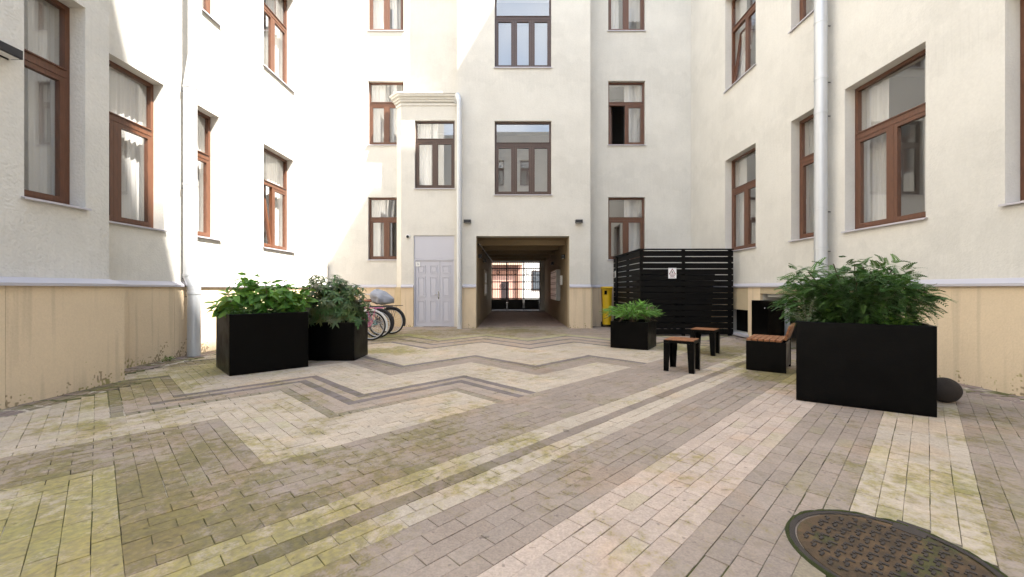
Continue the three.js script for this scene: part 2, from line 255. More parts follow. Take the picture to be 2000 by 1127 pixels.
// ---------------------------------------------------------------- wing across the far end, with the passage
const back = thing('passage_building', 'cream wing across the far end with a gated passage and grey door', 'building');
{
  const rows = [[2.09, 4.06], [5.71, 7.73], [9.31, 11.3]];
  const wl = [-4.54, -3.42], wr = [3.036, 4.198];
  mesh('wall', wallGeo('B', ZB, -6.2, -1.633, -0.2, 19.6, rows.map((r) => [...wl, ...r]), 0.4, [-3.3, -1.633, 6.9]), plaster, back);
  mesh('wall', wallGeo('B', ZB, 2.333, 6.1, -0.2, 19.6, rows.map((r) => [...wr, ...r])), plaster, back);
  const curL = [[[0, 0.5, 0]], [[0, 0.45, 0], [0.55, 1, 0]], [[0, 0.4, 0], [0.6, 1, 0]]], curR = [[[0.5, 1, 0]], [[0.5, 1, 0]], [[0, 0.35, 0], [0.5, 1, 0.5]]];
  rows.forEach((r, i) => { window_(back, 'B', ZB, ...wl, ...r, { recess: 0.1, curtains: curL[i] }); window_(back, 'B', ZB, ...wr, ...r, { recess: 0.1, curtains: curR[i], ...(i === 1 ? { swing: 0, room: std([0.05, 0.045, 0.04], 0.9) } : {}) }); });
  // the middle block over the passage
  const c1 = [-0.517, 1.172, 3.97, 6.165], c2 = [-0.517, 1.172, 7.75, 9.95];
  mesh('wall', wallGeo('B', ZC, -1.63, 2.33, -0.2, 19.6, [c1, c2], 0.4, [-1.065, 1.705, 2.74]), plaster, back);
  mesh('wall_return', [box(-1.63, -1.23, 2.75, 19.6, -13.4, -ZC - 0.403), box(1.93, 2.33, 2.75, 19.6, -13.4, -ZC - 0.403)], plaster, back);
  for (const c of [c1, c2]) window_(back, 'B', ZC, ...c, { recess: 0.09, sashes: 3, mat: frameDark, transom: 0.69, curtains: [] });
  plinth(back, 'B', ZC, -1.63, -1.068, 1.22, 0.05); plinth(back, 'B', ZC, 1.708, 2.33, 1.22, 0.05);
  mesh('plinth', box(2.333, 2.38, -0.15, 1.2, -13.02, -ZC + 0.05), tanMat, back);
  plinth(back, 'B', ZB, 2.385, XR - 0.07); plinth(back, 'B', ZB, XL + 0.07, -3.62);
  // projecting porch bay with the grey door, its window and cornice
  const aw = [-2.99, -1.763, 4.26, 6.35];
  mesh('bay_wall', wallGeo('B', ZA, -3.4, -1.633, -0.2, 6.9, [aw, [-3.02, -1.78, 0.0, 2.81]], 0.25), plaster, back);
  mesh('bay_side', prism([[-3.403, -ZA], [-3.403, -ZA - 0.25], [-3.6, -ZB + 0.003], [-3.6, -ZA - 0.2]], -0.2, 6.9), plaster, back);
  window_(back, 'B', ZA, ...aw, { recess: 0.07, thick: 0.25, mat: frameDark, transom: 0.71, curtains: [[0.08, 0.36, 0], [0.42, 0.55, 0]] });
  [[0.0, 0.03, 6.8, 6.86], [0.0, 0.06, 6.903, 6.96], [0, 0.1, 6.963, 7.03], [0, 0.17, 7.033, 7.09], [0, 0.2, 7.093, 7.15]].forEach(([, o, y0, y1]) => mesh('cornice', prism([[-1.634, -ZA + o], [-1.634, -ZB + 0.003], [-3.6 - o, -ZB + 0.003], [-3.6 - o, -ZA - 0.2 + o * 0.4], [-3.4 - o * 0.4, -ZA + o]], y0, y1), plaster, back));
  plinth(back, 'B', ZA, -3.4, -3.023, 1.22, 0.05);
  { const g = prism([[-3.404, -ZA + 0.05], [-3.404, -ZA - 0.02], [-3.6, -ZA - 0.25], [-3.66, -ZA - 0.2]], -0.15, 1.22); mesh('plinth', g, tanMat, back); }
  // grey double door under a blank panel
  const door = new THREE.Group(); door.name = 'door'; back.add(door); door.position.set(-3.02, 0, -ZA);
  mesh('transom_panel', [cbox(0.004, 1.236, 2.09, 2.806, -0.09, -0.03, 0.004)], doorPaint, door);
  mesh('door_frame', [box(0.002, 0.045, 0, 2.086, -0.1, -0.02), box(1.195, 1.238, 0, 2.086, -0.1, -0.02), box(0.045, 1.195, 2.04, 2.086, -0.1, -0.02)], doorPaint, door);
  for (const [a, b, cols] of [[0.048, 0.795, 2], [0.8, 1.192, 1]]) {
    const leaf = mesh('leaf', cbox(a, b, 0.012, 2.036, -0.09, -0.045, 0.003), doorPaint, door);
    for (let c = 0; c < cols; c++) for (const [y0, y1] of [[0.17, 0.80], [0.93, 1.53], [1.66, 1.88]]) {
      const w = (b - a) / cols, x0 = a + c * w + 0.085, x1 = a + (c + 1) * w - 0.085;
      mesh('moulding', [box(x0 - 0.02, x1 + 0.02, y1, y1 + 0.02, -0.047, -0.028), box(x0 - 0.02, x1 + 0.02, y0 - 0.02, y0, -0.047, -0.028), box(x0 - 0.02, x0, y0, y1, -0.047, -0.028), box(x1, x1 + 0.02, y0, y1, -0.047, -0.028), cbox(x0 + 0.03, x1 - 0.03, y0 + 0.03, y1 - 0.03, -0.047, -0.032, 0.006)], doorPaint, leaf);
    }
  }
  mesh('handle', [cbox(0.735, 0.775, 0.86, 1.1, -0.045, -0.035, 0.003), rod([0.755, 1.0, -0.04], [0.755, 1.0, 0.02], 0.01), rod([0.755, 1.0, 0.015], [0.64, 1.0, 0.015], 0.01), ball(0.755, 0.92, -0.033, 0.018)], chrome, door);
  downpipe(back, [[-1.72, 6.93, -ZB + 0.2], [-1.6, 6.86, -12.2], [-1.54, 6.7, -12.16], [-1.54, 0, -12.16]], 0.08, [0, -1], [6.45, 5.5, 4.3, 2.9, 1.5]);
  // passage
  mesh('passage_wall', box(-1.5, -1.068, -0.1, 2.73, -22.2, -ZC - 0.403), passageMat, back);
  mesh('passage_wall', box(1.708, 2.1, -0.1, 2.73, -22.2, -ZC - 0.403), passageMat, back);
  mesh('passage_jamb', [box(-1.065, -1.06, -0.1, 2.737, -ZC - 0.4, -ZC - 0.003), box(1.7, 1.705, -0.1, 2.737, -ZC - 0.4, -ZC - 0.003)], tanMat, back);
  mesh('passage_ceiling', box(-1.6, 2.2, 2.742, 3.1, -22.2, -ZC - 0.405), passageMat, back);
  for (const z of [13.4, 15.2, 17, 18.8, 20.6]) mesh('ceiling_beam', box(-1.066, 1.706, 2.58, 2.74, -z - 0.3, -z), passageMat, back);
  mesh('street_wall', [wallGeo('B', 21.8, -6.2, 6.1, -0.2, 19.6, [], 0.4, [-1.1, 1.47, 2.6])], plaster, back);
  mesh('roof', box(-6.2, 6.1, 19.61, 19.9, -22.2, -ZB), darkMetal, back);
}
// the wing behind the camera that closes the courtyard and shows in the panes
const rear = thing('rear_wing_building', 'plastered wing closing the courtyard behind the viewpoint', 'building');
{
  const holes = []; for (const x of [-4, -1.4, 1.4, 4]) for (const y of [2.15, 6.38, 10.6]) holes.push([-x - 0.65, -x + 0.65, y, y + 2.3]);
  mesh('wall', wallGeo('F', 13.0, -8, 8, -0.2, 15.5, holes), plaster, rear);
  for (const [a, b, c, d] of holes) window_(rear, 'F', 13.0, a, b, c, d, { curtains: [[0, 0.3, 0]] });
}

// ---------------------------------------------------------------- ground, paving
structure('ground', (() => { const g = new THREE.PlaneGeometry(160, 160); g.rotateX(-Math.PI / 2); g.translate(0, -0.022, -20); return metric(flat(g)); })(), std([0.42, 0.365, 0.29], 1, { map: rep(mottle, 0.7), bumpMap: rep(plasterBump, 2), bumpScale: 0.01 }));
const mossBlobs = [[-2.4, 2.0, 0.9, 0.30], [-1.3, 1.9, 0.8, 0.2], [-3.6, 3.4, 1.1, 0.13], [-2.2, 4.1, 1.0, 0.07], [2.5, 2.4, 0.8, 0.18], [1.9, 1.6, 0.6, 0.16], [-4.5, 6.4, 0.9, 0.4], [-4.6, 4.9, 0.6, 0.35], [3.9, 5.7, 0.8, 0.42], [3.9, 8.0, 1.2, 0.3], [-2.3, 7.7, 0.6, 0.3], [-3, 10.5, 1.6, 0.3], [0, 11.5, 1.5, 0.22], [4.8, 3.2, 1, 0.25], [-0.4, 3.1, 0.8, 0.12]];
const mossAt = (x, z) => { let s = 0.02; for (const [a, b, r, k] of mossBlobs) { const d = Math.hypot(x - a, z - b) / r; if (d < 2) s += k * Math.exp(-d * d); } return s; };
const courtMap = tex(2048, 2048, (u, v) => {
  const x = (u - 0.5) * 12.4, z = 0.5 + v * 12.4;
  const grain = hash(Math.round(u * 2048), Math.round(v * 2048) + 9000), g2 = vnoise(x * 60, z * 60), n = fbm(x * 1.7 + 50, z * 1.7 + 50, 5), p = fbm(x * 8 + 9, z * 8, 3);
  let a = 0.82 + 0.10 * n + 0.11 * (grain - 0.5) + 0.05 * (g2 - 0.5) + 0.05 * (p - 0.5);
  let c = [a, a * 0.985, a * 0.955];
  const warm = sstep(0.58, 0.75, fbm(x * 2.3 + 3, z * 2.3 + 31, 4)); c = [c[0] * (1.02 + 0.015 * warm), c[1] * (1 - 0.01 * warm), c[2] * (1 - 0.04 * warm)];
  const m = sstep(0.50, 0.72, fbm(x * 3.1, z * 3.1 + 17, 6) * 0.45 + fbm(x * 21, z * 21, 3) * 0.35 + 0.2 * grain + mossAt(x, z) - 0.11);
  const moss = [0.50 + 0.2 * g2, 0.49 + 0.19 * g2, 0.30]; c = c.map((q, i) => q * (1 - 0.6 * m) + moss[i] * 0.6 * m);
  const speck = vnoise(x * 26 + 400, z * 26) > 0.955 ? 0.8 : 1; return c.map((q) => q * speck);
});
const beddingMap = tex(1024, 1024, (u, v) => { const x = (u - 0.5) * 12.4, z = 0.5 + v * 12.4, n = fbm(x * 4, z * 4 + 60, 5), g = hash(Math.round(u * 1024), Math.round(v * 1024)), m = sstep(0.45, 0.6, n + mossAt(x, z) * 0.6 - 0.06), k = sstep(0.6, 0.66, fbm(x * 2.6 + 90, z * 2.6, 4)); let c = [0.70, 0.655, 0.59].map((q) => q * (0.85 + 0.25 * g)); c = c.map((q, i) => q * (1 - m) + [0.30, 0.30, 0.13][i] * m); return c.map((q, i) => q * (1 - 0.8 * k) + [0.16, 0.13, 0.09][i] * 0.8 * k); });
structure('paving_bed', (() => { const g = new THREE.PlaneGeometry(11.5, 13.3); g.rotateX(-Math.PI / 2); g.translate(-0.07, -0.0055, -6.25); const p = g.attributes.position, uv = g.attributes.uv; for (let i = 0; i < p.count; i++) uv.setXY(i, p.getX(i) / 12.4 + 0.5, (-p.getZ(i) - 0.5) / 12.4); return flat(g); })(), std([1, 1, 1], 1, { map: beddingMap, bumpMap: rep(plasterBump, 20), bumpScale: 0.006 }));
const fineBump = tex(512, 512, (u, v, i, j) => 0.5 * hash(i, j) + 0.5 * vnoise(u * 120, v * 120, 120), false);
const paveMat = std([1, 1, 1], 0.88, { map: courtMap, vertexColors: true, bumpMap: rep(fineBump, 9), bumpScale: 0.0025 });
// one stone from four plan corners [x, depth], chamfered; returns arrays
function stone(c, top, tilt, col, cham = 0.005) {
  const cx = (c[0][0] + c[1][0] + c[2][0] + c[3][0]) / 4, cz = (c[0][1] + c[1][1] + c[2][1] + c[3][1]) / 4;
  const inner = c.map(([x, z]) => { const d = Math.hypot(x - cx, z - cz), k = 1 - cham * 1.5 / d; const X = cx + (x - cx) * k, Z = cz + (z - cz) * k; return [X, top + tilt[0] * (X - cx) + tilt[1] * (Z - cz), -Z]; });
  const mid = c.map(([x, z], i) => [x, inner[i][1] - cham, -z]), low = c.map(([x, z]) => [x, -0.03, -z]);
  const pos = [], quad = (a, b, d, e) => pos.push(...a, ...b, ...d, ...a, ...d, ...e);
  quad(inner[0], inner[1], inner[2], inner[3]);
  for (let i = 0; i < 4; i++) { const j = (i + 1) % 4; quad(mid[i], mid[j], inner[j], inner[i]); quad(low[i], low[j], mid[j], mid[i]); }
  return { pos, col, d: Math.hypot(cx, cz), cx, cz };
}
function stoneGeo(list) {
  const n = list.reduce((s, q) => s + q.pos.length, 0), p = new Float32Array(n), col = new Float32Array(n), uv = new Float32Array(n / 3 * 2); let o = 0;
  for (const s of list) { p.set(s.pos, o); for (let i = 0; i < s.pos.length; i += 3) { col.set(s.col, o + i); const q = (o + i) / 3 * 2; uv[q] = (s.pos[i]) / 12.4 + 0.5; uv[q + 1] = (-s.pos[i + 2] - 0.5) / 12.4; } o += s.pos.length; }
  const g = new THREE.BufferGeometry(); g.setAttribute('position', new THREE.BufferAttribute(p, 3)); g.setAttribute('color', new THREE.BufferAttribute(col, 3)); g.setAttribute('uv', new THREE.BufferAttribute(uv, 2)); g.computeVertexNormals(); return g;
}
const CELL = 0.1014, Q = Math.SQRT1_2;
const tone = { light: [0.60, 0.53, 0.44], pink: [0.60, 0.505, 0.435], grey: [0.395, 0.335, 0.287], mid: [0.47, 0.40, 0.338], dark: [0.23, 0.20, 0.20], cobble: [0.36, 0.32, 0.25], edge: [0.33, 0.27, 0.25], moss: [0.46, 0.44, 0.28], red: [0.27, 0.19, 0.15] };
// cell (i, j): u = 1.5 + i*CELL, v = 3.84 + j*CELL. Class and running direction of the stones there
function cellAt(i, j) {
  if (j < -7) { // straight bands beside the zigzags
    const b = -j; // rows below v = 3.84
    const cls = b > 40 ? 'grey' : b > 35 ? 'light' : b > 30 ? 'grey' : b > 25 ? 'pink' : b > 20 ? 'grey' : b > 18 ? 'light' : b > 17 ? 'dark2' : b > 15 ? 'light' : 'grey';
    return i < -14 && b < 16 ? ['light', 1] : [cls, 0];
  }
  let D = -1e9, dir = 0;
  for (let k = -6; k < 7; k++) { const a = i - 14 * k, b = j + 14 * k, m = Math.min(a, b); if (m > D) { D = m; dir = a < b ? 1 : 0; } }
  const cls = D < -14 ? 'light' : D < -7 ? 'grey' : D < 0 ? 'light' : D < 1 ? 'cobble' : D < 3 ? 'mid' : D < 4 ? 'dark' : D < 5 ? 'mid' : D < 6 ? 'dark' : D < 13 ? 'light' : D < 16 ? 'grey' : D < 17 ? 'cobble' : D < 18 ? 'dark' : D < 30 ? 'light' : D < 31 ? 'dark' : D < 34 ? 'mid' : D < 35 ? 'dark' : D < 38 ? 'mid' : D < 39 ? 'dark' : D < 42 ? 'moss' : 'grey';
  return [(cls === 'dark' || cls === 'cobble') && i < -7 && dir && D > 1 ? 'grey' : cls, dir];
}
const stones = [], inCourt = (x, z) => z > -0.4 && z < 12.95 && x > (z < 5.3 ? -4.62 : -5.3) && x < 5.15 && Math.hypot(x - 1.66, z - 1.82) > 0.33;
{
  const used = new Set(), key = (i, j) => i * 1000 + j;
  const put = (i, j, di, dj) => {
    const u0 = 1.5 + i * CELL, v0 = 3.84 + j * CELL, u1 = u0 + di * CELL, v1 = v0 + dj * CELL, cu = (u0 + u1) / 2, cv = (v0 + v1) / 2, cx = (cu - cv) * Q, cz = (cu + cv) * Q;
    if (!inCourt(cx, cz)) return;
    const [cls] = cellAt(i, j), g = rnd() < 0.06 ? 0.0034 : 0.0012, jx = rr(-0.0012, 0.0012), jz = rr(-0.0012, 0.0012);
    const c = [[u0 + g, v0 + g], [u1 - g, v0 + g], [u1 - g, v1 - g], [u0 + g, v1 - g]].map(([u, v]) => { u += jx + rr(-1, 1) * 0.0009; v += jz + rr(-1, 1) * 0.0009; return [(u - v) * Q, (u + v) * Q]; });
    const t = tone[cls === 'dark2' ? 'grey' : cls], b = (cls === 'dark2' ? 0.82 : 1) * rr(0.93, 1.05), moss = rnd() < clamp(mossAt(cx, cz) * 1.5) ? rr(0, 0.5) : 0, w = rr(-0.012, 0.012);
    const col = [t[0] * b * (1 + w) * (1 - 0.12 * moss), t[1] * b * (1 - 0.04 * moss), t[2] * b * (1 - w) * (1 - 0.28 * moss)];
    stones.push(stone(c, rr(-0.0014, 0.0014), [rr(-0.014, 0.014), rr(-0.014, 0.014)], col, cls === 'cobble' ? 0.009 : 0.0017));
  };
  for (let j = -130; j < 130; j++) for (let i = -130; i < 130; i++) {
    if (used.has(key(i, j))) continue;
    const cx = (1.5 + i * CELL - 3.84 - j * CELL) * Q, cz = (1.5 + i * CELL + 3.84 + j * CELL) * Q; if (!inCourt(cx, cz) && !inCourt(cx + 0.14, cz + 0.14) && !inCourt(cx - 0.14, cz + 0.14)) continue;
    const [cls, dir] = cellAt(i, j); used.add(key(i, j));
    if (cls === 'cobble') { put(i, j, 1, 1); continue; }
    const start = (i + j) % 2 === 0, [ni, nj] = dir ? [i, j + 1] : [i + 1, j], [c2, d2] = cellAt(ni, nj);
    if (start && c2 === cls && d2 === dir && !used.has(key(ni, nj))) { used.add(key(ni, nj)); dir ? put(i, j, 1, 2) : put(i, j, 2, 1); } else put(i, j, 1, 1);
  }
  // rough setts along both walls
  const strip = (x0, x1, z0, z1) => {
    const nx = Math.round((x1 - x0) / 0.13), nz = Math.round((z1 - z0) / 0.19), P = (a, b) => [x0 + (x1 - x0) * a / nx + (a > 0 && a < nx ? (hash(a + 77, b) - 0.5) * 0.05 : 0), z0 + (z1 - z0) * b / nz + (hash(a, b + 99) - 0.5) * 0.08];
    for (let a = 0; a < nx; a++) for (let b = 0; b < nz; b++) {
      const q = [P(a, b), P(a + 1, b), P(a + 1, b + 1), P(a, b + 1)], mx = (q[0][0] + q[2][0]) / 2, mz = (q[0][1] + q[2][1]) / 2, k = rr(0.8, 1.1), moss = rnd() < 0.35 ? rr(0.2, 0.8) : 0;
      const c = q.map(([x, z]) => [mx + (x - mx) * 0.93, mz + (z - mz) * 0.93]);
      stones.push(stone(c, rr(-0.006, 0.004), [rr(-0.03, 0.03), rr(-0.03, 0.03)], [tone.edge[0] * k * (1 - 0.1 * moss), tone.edge[1] * k * (1 + 0.08 * moss), tone.edge[2] * k * (1 - 0.4 * moss)], 0.012));
    }
  };
  strip(-5.0, -4.66, -0.4, 5.35); strip(-5.74, -5.36, 5.36, 12.9); strip(5.2, 5.6, -0.4, 12.9);
}
const paving = new THREE.Group(); paving.name = 'courtyard_paving'; paving.userData.kind = 'structure'; scene.add(paving);
{ // the 300 stones that show largest, each on its own; the others joined
  const shows = (s) => (s.cz > 1.55 && Math.abs(s.cx) < s.cz * 1.24 ? 1 / s.cz ** 3 : 0);
  stones.sort((a, b) => shows(b) - shows(a));
  stones.slice(0, 300).forEach((s) => mesh('paving_stone', stoneGeo([s]), paveMat, paving));
  mesh('paving_field', stoneGeo(stones.slice(300)), paveMat, paving).userData.kind = 'stuff';
}
{ // reddish paving through the passage
  const list = []; let row = 0;
  for (let z = 12.97; z < 22.3; z += 0.103, row++) for (let x = -1.06 - (row % 2) * 0.1; x < 1.7; x += 0.205) { const a = Math.max(x, -1.06), b = Math.min(x + 0.2, 1.7), k = rr(0.8, 1.1); if (b - a > 0.02) list.push(stone([[a, z], [b, z], [b, z + 0.098], [a, z + 0.098]], rr(-0.002, 0.001), [0, 0], tone.red.map((q) => q * k))); }
  const m = new THREE.MeshStandardMaterial({ vertexColors: true, roughness: 0.85 }); const f = mesh('passage_paving', stoneGeo(list), m); f.userData.kind = 'structure';
}

// ---------------------------------------------------------------- manhole cover
{
  const iron = std([0.115, 0.08, 0.048], 0.8, { map: rep(tex(256, 256, (u, v) => { const n = fbm(u * 8, v * 8, 5, 8), m = sstep(0.5, 0.7, fbm(u * 5 + 3, v * 5, 4, 5)); return [0.65 + 0.5 * n - 0.15 * m, 0.62 + 0.42 * n + 0.02 * m, 0.55 + 0.35 * n - 0.15 * m]; }), 2), bumpMap: rep(fineBump, 2), bumpScale: 0.003 });
  const ironDark = std([0.045, 0.034, 0.027], 0.75, { bumpMap: rep(fineBump, 2), bumpScale: 0.002 });
  const mossMat = std([0.09, 0.11, 0.02], 1, { bumpMap: rep(fineBump, 4), bumpScale: 0.02 });
  const mh = thing('manhole_cover', 'rusty round iron manhole cover with raised tread set in the paving', 'manhole cover', null, [1.66, 0, -1.82], 0.62);
  const disc = (r0, r1, y0, y1, c = 0.002) => flat(new THREE.LatheGeometry([[r0, y0], [r1, y0], [r1, y1 - c], [r1 - c, y1], [r0 + (r0 ? c : 0), y1], [r0, y1 - c]].map(([x, y]) => new THREE.Vector2(Math.max(x, 1e-4), y)), 72));
  mesh('frame', [disc(0.345, 0.372, -0.05, 0.007), box(0.3, 0.41, -0.04, 0.0075, -0.06, 0.06), box(-0.41, -0.3, -0.04, 0.0065, -0.05, 0.05)], ironDark, mh);
  const cov = mesh('cover', metric(disc(0, 0.339, -0.04, 0.004)), iron, mh);
  mesh('pick_hole', rod([-0.27, 0.0035, 0.0], [-0.27, 0.0055, 0], 0.028, 0.028, 16), ironDark, mh);
  mesh('moss_ring', (() => { const g = new THREE.TorusGeometry(0.376, 0.011, 6, 120), p = g.attributes.position; for (let i = 0; i < p.count; i++) { const a = Math.atan2(p.getY(i), p.getX(i)), k = 0.4 + 0.9 * vnoise(a * 9 + 40, 3) + 0.4 * vnoise(a * 40 + 90, 8); p.setZ(i, p.getZ(i) * k); } g.rotateX(Math.PI / 2); g.translate(0, -0.002, 0); g.computeVertexNormals(); return flat(g); })(), mossMat, mh);
  const tabA = join([cbox(-0.016, 0.016, 0.004, 0.0105, -0.006, 0.006, 0.002), cbox(0.006, 0.016, 0.004, 0.0104, -0.017, -0.006, 0.002)]), tabB = tabA.clone().rotateY(Math.PI / 2);
  for (let a = -7; a <= 7; a++) for (let b = -7; b <= 7; b++) { const x = a * 0.045, z = b * 0.045; if (Math.hypot(x, z) < 0.315 && Math.hypot(x + 0.27, z) > 0.045) { const t = mesh('tread', (a + b) % 2 ? tabA : tabB, ironDark, cov); t.position.set(x, 0, z); } }
}

// ---------------------------------------------------------------- planters and plants
function planter(label, corner, w, d, h, turn) {
  const p = thing('planter', label, 'planter', 'black steel planters', [corner[0], 0, -corner[1]], turn), t = 0.03; // corner = front left; x along the front, -z to the back
  mesh('shell', [cbox(0, w, 0.004, h, -t, 0, 0.004), cbox(0, w, 0.004, h, -d, -d + t, 0.004), cbox(0, t, 0.005, h - 0.001, -d + t, -t, 0.004), cbox(w - t, w, 0.005, h - 0.001, -d + t, -t, 0.004)], blackSteel, p);
  mesh('soil', (() => { const g = new THREE.PlaneGeometry(w - 2 * t, d - 2 * t, 16, 16); g.rotateX(-Math.PI / 2); const q = g.attributes.position; for (let i = 0; i < q.count; i++) q.setY(i, 0.03 * fbm(q.getX(i) * 6 + 9, q.getZ(i) * 6 + 9, 3)); g.translate(w / 2, h - 0.08, -d / 2); g.computeVertexNormals(); return flat(g); })(), soilMat, p);
  return p;
}
const A1 = 0.77, P1 = planter('large square black planter holding the broad-leaved plant, on the left', [-3.787, 5.557], 1.0, 0.97, 0.83, A1);
const P2 = planter('lower black planter with the rhododendron, behind the large left planter', [-3.5, 6.755], 0.93, 0.64, 0.62, 0);
const A3 = -0.60, P3 = planter('largest black planter, at the right, holding the dark feathery shrub', [2.997, 4.374], 1.06, 1.0, 0.835, A3);
const A4 = -0.55, P4 = planter('small black planter with the bright juniper, before the slatted enclosure', [1.962, 8.275], 0.73, 0.72, 0.53, A4);

const leafMat = (rgb, rough = 0.5) => phys(rgb.map((c) => c * 1.3), rough + 0.1, { specularIntensity: 0.45, transmission: 0.4, thickness: 0, side: THREE.DoubleSide });
function leafGeo(len, wid, fold = 0.25, droop = 0.25, seg = 5) { // lies along +z, face up
  const pos = [], idx = [];
  for (let i = 0; i <= seg; i++) { const t = i / seg, w = wid / 2 * Math.pow(Math.sin(Math.PI * Math.min(0.985, 0.04 + t * 0.95)), 0.75) * (1.15 - 0.45 * t), y = -droop * len * t * t; pos.push(-w, y + fold * w, t * len, 0, y, t * len, w, y + fold * w, t * len); }
  for (let i = 0; i < seg; i++) { const a = i * 3; idx.push(a, a + 3, a + 1, a + 1, a + 3, a + 4, a + 1, a + 4, a + 2, a + 2, a + 4, a + 5); }
  const g = new THREE.BufferGeometry(); g.setAttribute('position', new THREE.Float32BufferAttribute(pos, 3)); g.setIndex(idx); g.computeVertexNormals(); return g;
}
function instanced(name, geo, mat, list, parent) { // list of [position, quaternion, scale, color]
  const m = new THREE.InstancedMesh(geo, mat, list.length), M = new THREE.Matrix4(), c = new THREE.Color();
  list.forEach(([p, q, s, col], i) => { m.setMatrixAt(i, M.compose(p, q, typeof s === 'number' ? V(s, s, s) : s)); m.setColorAt(i, c.setRGB(...col)); });
  m.name = name; m.userData.kind = 'stuff'; m.castShadow = m.receiveShadow = true; parent.add(m); return m;
}
const lookQ = (dir, roll = 0) => { const m = new THREE.Matrix4().lookAt(V(0, 0, 0), dir.clone().negate(), V(0, 1, 0.001)); return new THREE.Quaternion().setFromRotationMatrix(m).multiply(new THREE.Quaternion().setFromAxisAngle(V(0, 0, 1), roll)); };
const local = (P, x, z) => { const v = V(x, 0, -z).applyAxisAngle(V(0, 1, 0), P.rotation.y); return [P.position.x + v.x, P.position.z + v.z]; };

{ // broad-leaved plant in the left planter
  const [cx, cz] = local(P1, 0.5, 0.5), pl = thing('leafy_plant', 'bright green plant with broad paired leaves in the large left planter', 'plant', null, [cx, 0.78, cz], A1); pl.scale.y = 1.15;
  const stemM = std([0.09, 0.07, 0.035], 0.8), greens = [[0.09, 0.20, 0.03], [0.13, 0.26, 0.04], [0.065, 0.15, 0.03], [0.17, 0.29, 0.06]].map((c) => leafMat(c)), geos = [leafGeo(0.11, 0.07), leafGeo(0.13, 0.075, 0.2, 0.35), leafGeo(0.09, 0.055, 0.3, 0.15)];
  let count = 0;
  const stems = [[-0.2, 0.1, 0.52], [-0.05, -0.05, 0.40], [0.08, 0.12, 0.42], [0.2, -0.1, 0.36], [0.3, 0.15, 0.34], [-0.33, -0.12, 0.26], [-0.38, 0.2, 0.3], [0.38, -0.2, 0.3], [0.0, 0.3, 0.4], [-0.15, -0.3, 0.3], [0.22, 0.32, 0.36], [0.4, 0.05, 0.3], [-0.42, -0.3, 0.16], [-0.12, 0.18, 0.5], [0.1, -0.22, 0.42], [0.26, 0.02, 0.44], [-0.28, 0.02, 0.4], [0.42, 0.28, 0.36]];
  for (const [x, z, h] of stems) {
    const lean = [x * 0.25 + rr(-0.05, 0.05), z * 0.25 + rr(-0.05, 0.05)];
    mesh('stem', curve([[x, 0, z], [x + lean[0] * 0.4, h * 0.5, z + lean[1] * 0.4], [x + lean[0], h, z + lean[1]]], 0.005, 8, 5), stemM, pl);
    const nodes = Math.max(3, Math.round(h / 0.062));
    for (let k = 1; k <= nodes; k++) { const t = k / nodes; for (let s = 0; s < (k === nodes ? 4 : 2); s++) {
      if (count++ > 298) break; const a = k * Math.PI / 2 + s * (k === nodes ? Math.PI / 2 : Math.PI) + rr(-0.3, 0.3), up = k === nodes ? rr(0.2, 0.7) : rr(-0.45, 0.25), l = mesh('leaf', geos[Math.floor(rnd() * 3)], greens[Math.floor(rnd() * 4)], pl);
      l.position.set(x + lean[0] * t, h * t, z + lean[1] * t); l.quaternion.copy(lookQ(V(Math.cos(a), up, Math.sin(a)).normalize(), rr(-0.8, 0.8))); l.scale.setScalar(k === nodes ? rr(0.7, 1) : rr(1.1, 1.65));
    } }
  }
  const inner = []; for (let i = 0; i < 420; i++) { const [x, z, h] = stems[i % stems.length], t = rr(0.15, 0.95), a = rr(0, 6.3); inner.push([V(x * (1 + 0.25 * t) + rr(-0.07, 0.07), h * t, z * (1 + 0.25 * t) + rr(-0.07, 0.07)), lookQ(V(Math.cos(a), rr(-0.6, 0.4), Math.sin(a)).normalize(), rr(-0.8, 0.8)), rr(0.8, 1.35), [rr(0.75, 1.2), rr(0.8, 1.15), rr(0.7, 1.1)]]); }
  instanced('foliage', geos[1], leafMat([0.10, 0.21, 0.035]), inner, pl);
  const gl = []; for (let i = 0; i < 1100; i++) { const x = rr(-0.47, 0.47), z = rr(-0.45, 0.45), a = rr(0, 6.3); gl.push([V(x, rr(0.0, 0.11), z), lookQ(V(Math.cos(a), rr(0, 0.9), Math.sin(a)).normalize(), rr(-0.5, 0.5)), rr(0.25, 0.5), [rr(0.7, 1.1), rr(0.85, 1.1), rr(0.6, 1)]]); }
  instanced('ground_cover', geos[0], leafMat([0.10, 0.17, 0.05]), gl, pl);
}
